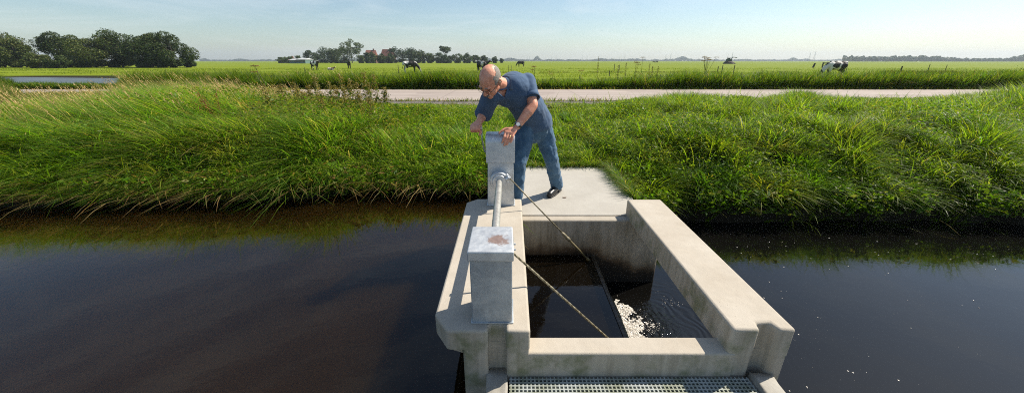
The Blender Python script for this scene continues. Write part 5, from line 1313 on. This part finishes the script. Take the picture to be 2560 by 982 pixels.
g.l(g.mix(g.ramp(nh, [(.3, 0), (.7, 1)]), (.13, .115, .10), (.42, .39, .35)), g.b.inputs['Base Color']); g.l(g.bump(nh, .8, .004), g.b.inputs['Normal'])
link_bm('hair', bm, mh, person, smooth=True)
bm = bmesh.new()
chain(bm, [hl(.104, -.047, -.030), hl(.110, -.044, -.012), hl(.113, -.043, 0), hl(.110, -.044, .012), hl(.104, -.047, .030)], [.005, .0085, .0085, .0085, .005], 10)
for s_ in (-1, 1): chain(bm, [hl(.098, .030, s_ * .014), hl(.096, .034, s_ * .036)], [.004, .0035], 8)
o = link_bm('moustache', bm, mh, person, smooth=True)
# eyes (looking down), mouth line
ew = mat('eye_dark', (.05, .03, .02), .2)
for s_ in (-1, 1):
    bm = bmesh.new(); ball(bm, hl(.083, .008, s_ * .031), .0115, 2); link_bm('eye', bm, ew, person, smooth=True)
# glasses
gm_ = mat('glasses_metal', (.12, .11, .10), .3, .8)
gl = None
bm = bmesh.new()
for s_ in (-1, 1):
    pts = [hl(.106 + .004 * math.cos(a) - .006 * abs(math.sin(a / 2)) * 0, -.002 + .0155 * math.sin(a), s_ * .033 + .024 * math.cos(a)) for a in np.linspace(0, 2 * math.pi, 25)]
    tube(bm, pts, .0016, 6)
    tube(bm, [hl(.104, .010, s_ * .056), hl(.095, .014, s_ * .072), hl(.045, .014, s_ * .082), hl(-.005, .012, s_ * .089), hl(-.022, -.004, s_ * .089)], .0022, 6)
tube(bm, [hl(.108, .004, -.010), hl(.112, .008, 0), hl(.108, .004, .010)], .0016, 6)
gl = link_bm('glasses', bm, gm_, person, smooth=True)
# watch
wd = (LW - LE).normalized(); x_, y_, _ = frame_of(wd); wc = LW - wd * .012
bm = bmesh.new(); tube(bm, [wc - wd * .011, wc + wd * .011], .0335, 24, caps=False)
wt = link_bm('watch', bm, DARK, person, smooth=True); sm = wt.modifiers.new('s', 'SOLIDIFY'); sm.thickness = .003
up = Vector((.15, -.75, .65)); up = (up - wd * up.dot(wd)).normalized()
bm = bmesh.new(); tube(bm, [wc + up * .031, wc + up * .038], .0185, 24); link_bm('watch_case', bm, mat('watch_silver', (.6, .58, .55), .25, .9), wt)
bm = bmesh.new(); tube(bm, [wc + up * .0382, wc + up * .0388], .0155, 24); link_bm('watch_dial', bm, mat('watch_dial', (.75, .74, .70), .3), wt)
# ring
rp = kn[2].lerp(tips[2], .25) + Vector((0, -.007, .002)); rd = (tips[2] - kn[2]).normalized()
bm = bmesh.new(); tube(bm, [rp - rd * .003, rp + rd * .003], .0118, 16, caps=False); r_ = link_bm('ring', bm, mat('gold', (.7, .5, .2), .25, 1), person, smooth=True)
sm = r_.modifiers.new('s', 'SOLIDIFY'); sm.thickness = .002

# ---------------------------------------------------------------- light, air, sky
SUN = Vector((.82, .40, 1.0)).normalized()
el = math.asin(SUN.z); azm = math.atan2(SUN.x, SUN.y)     # azimuth clockwise from +y
w = bpy.data.worlds.new('World'); scn.world = w; w.use_nodes = True; nt = w.node_tree
sky = nt.nodes.new('ShaderNodeTexSky'); sky.sky_type = 'NISHITA'; sky.sun_disc = False
sky.sun_elevation = el; sky.sun_rotation = azm; sky.air_density = 1.0; sky.dust_density = .7; sky.ozone_density = 1.6; sky.altitude = 0
bg = nt.nodes['Background']; bg.inputs[1].default_value = .088
tc = nt.nodes.new('ShaderNodeTexCoord'); mp = nt.nodes.new('ShaderNodeMapping'); mp.inputs['Scale'].default_value = (1.2, 1.2, 9); mp.inputs['Rotation'].default_value = (0, rad(7), 0)
nz = nt.nodes.new('ShaderNodeTexNoise'); nz.inputs['Scale'].default_value = 2.2; nz.inputs['Detail'].default_value = 6; nz.inputs['Roughness'].default_value = .62; nz.inputs['Distortion'].default_value = .5
cr = nt.nodes.new('ShaderNodeValToRGB'); cr.color_ramp.elements[0].position = .46; cr.color_ramp.elements[1].position = .78; cr.color_ramp.elements[1].color = (.34, .34, .34, 1)
mx = nt.nodes.new('ShaderNodeMix'); mx.data_type = 'RGBA'; mx.inputs[7].default_value = (8.2, 8.4, 8.4, 1)
L_ = nt.links.new
L_(tc.outputs['Generated'], mp.inputs[0]); L_(mp.outputs[0], nz.inputs['Vector']); L_(nz.outputs['Fac'], cr.inputs[0]); L_(cr.outputs[0], mx.inputs[0]); tn = nt.nodes.new('ShaderNodeMix'); tn.data_type = 'RGBA'; tn.blend_type = 'MULTIPLY'; tn.inputs[0].default_value = 1; tn.inputs[7].default_value = (.93, .99, .985, 1); L_(sky.outputs[0], tn.inputs[6]); L_(tn.outputs[2], mx.inputs[6]); L_(mx.outputs[2], bg.inputs[0])
sl = bpy.data.lights.new('sun', 'SUN'); sl.energy = 4.8; sl.angle = rad(.55); sl.color = (1, .915, .78)
so = bpy.data.objects.new('sun', sl); COL.objects.link(so); so.location = (20, 10, 30)
so.rotation_euler = SUN.to_track_quat('Z', 'Y').to_euler()
# haze
bm = bmesh.new(); bx(bm, -5500, 5500, -60, 3600, -2.6, 75)
mz = bpy.data.materials.new('haze'); mz.use_nodes = True; mz.node_tree.nodes.clear()
out = mz.node_tree.nodes.new('ShaderNodeOutputMaterial'); pv = mz.node_tree.nodes.new('ShaderNodeVolumePrincipled')
pv.inputs['Color'].default_value = (.80, .90, 1, 1); pv.inputs['Density'].default_value = .00025; pv.inputs['Anisotropy'].default_value = .2
mz.node_tree.links.new(pv.outputs[0], out.inputs['Volume'])
HAZE = tag(link_bm('haze', bm, mz), kind='stuff', label='thin pale air haze over the meadows', cat='haze')

scn.view_settings.view_transform = 'Standard'; scn.view_settings.look = 'None'; scn.view_settings.exposure = .56; scn.view_settings.gamma = 1
scn.view_settings.use_curve_mapping = False
c = scn.cycles; c.use_denoising = False; c.max_bounces = 8; c.transparent_max_bounces = 8; c.volume_bounces = 0; c.caustics_reflective = False; c.caustics_refractive = False
c.diffuse_bounces = 3; c.glossy_bounces = 3; c.sample_clamp_indirect = 6; c.use_adaptive_sampling = True; c.adaptive_threshold = .005
try: c.denoiser = 'OPENIMAGEDENOISE'
except Exception: pass
c.filter_width = 1.05
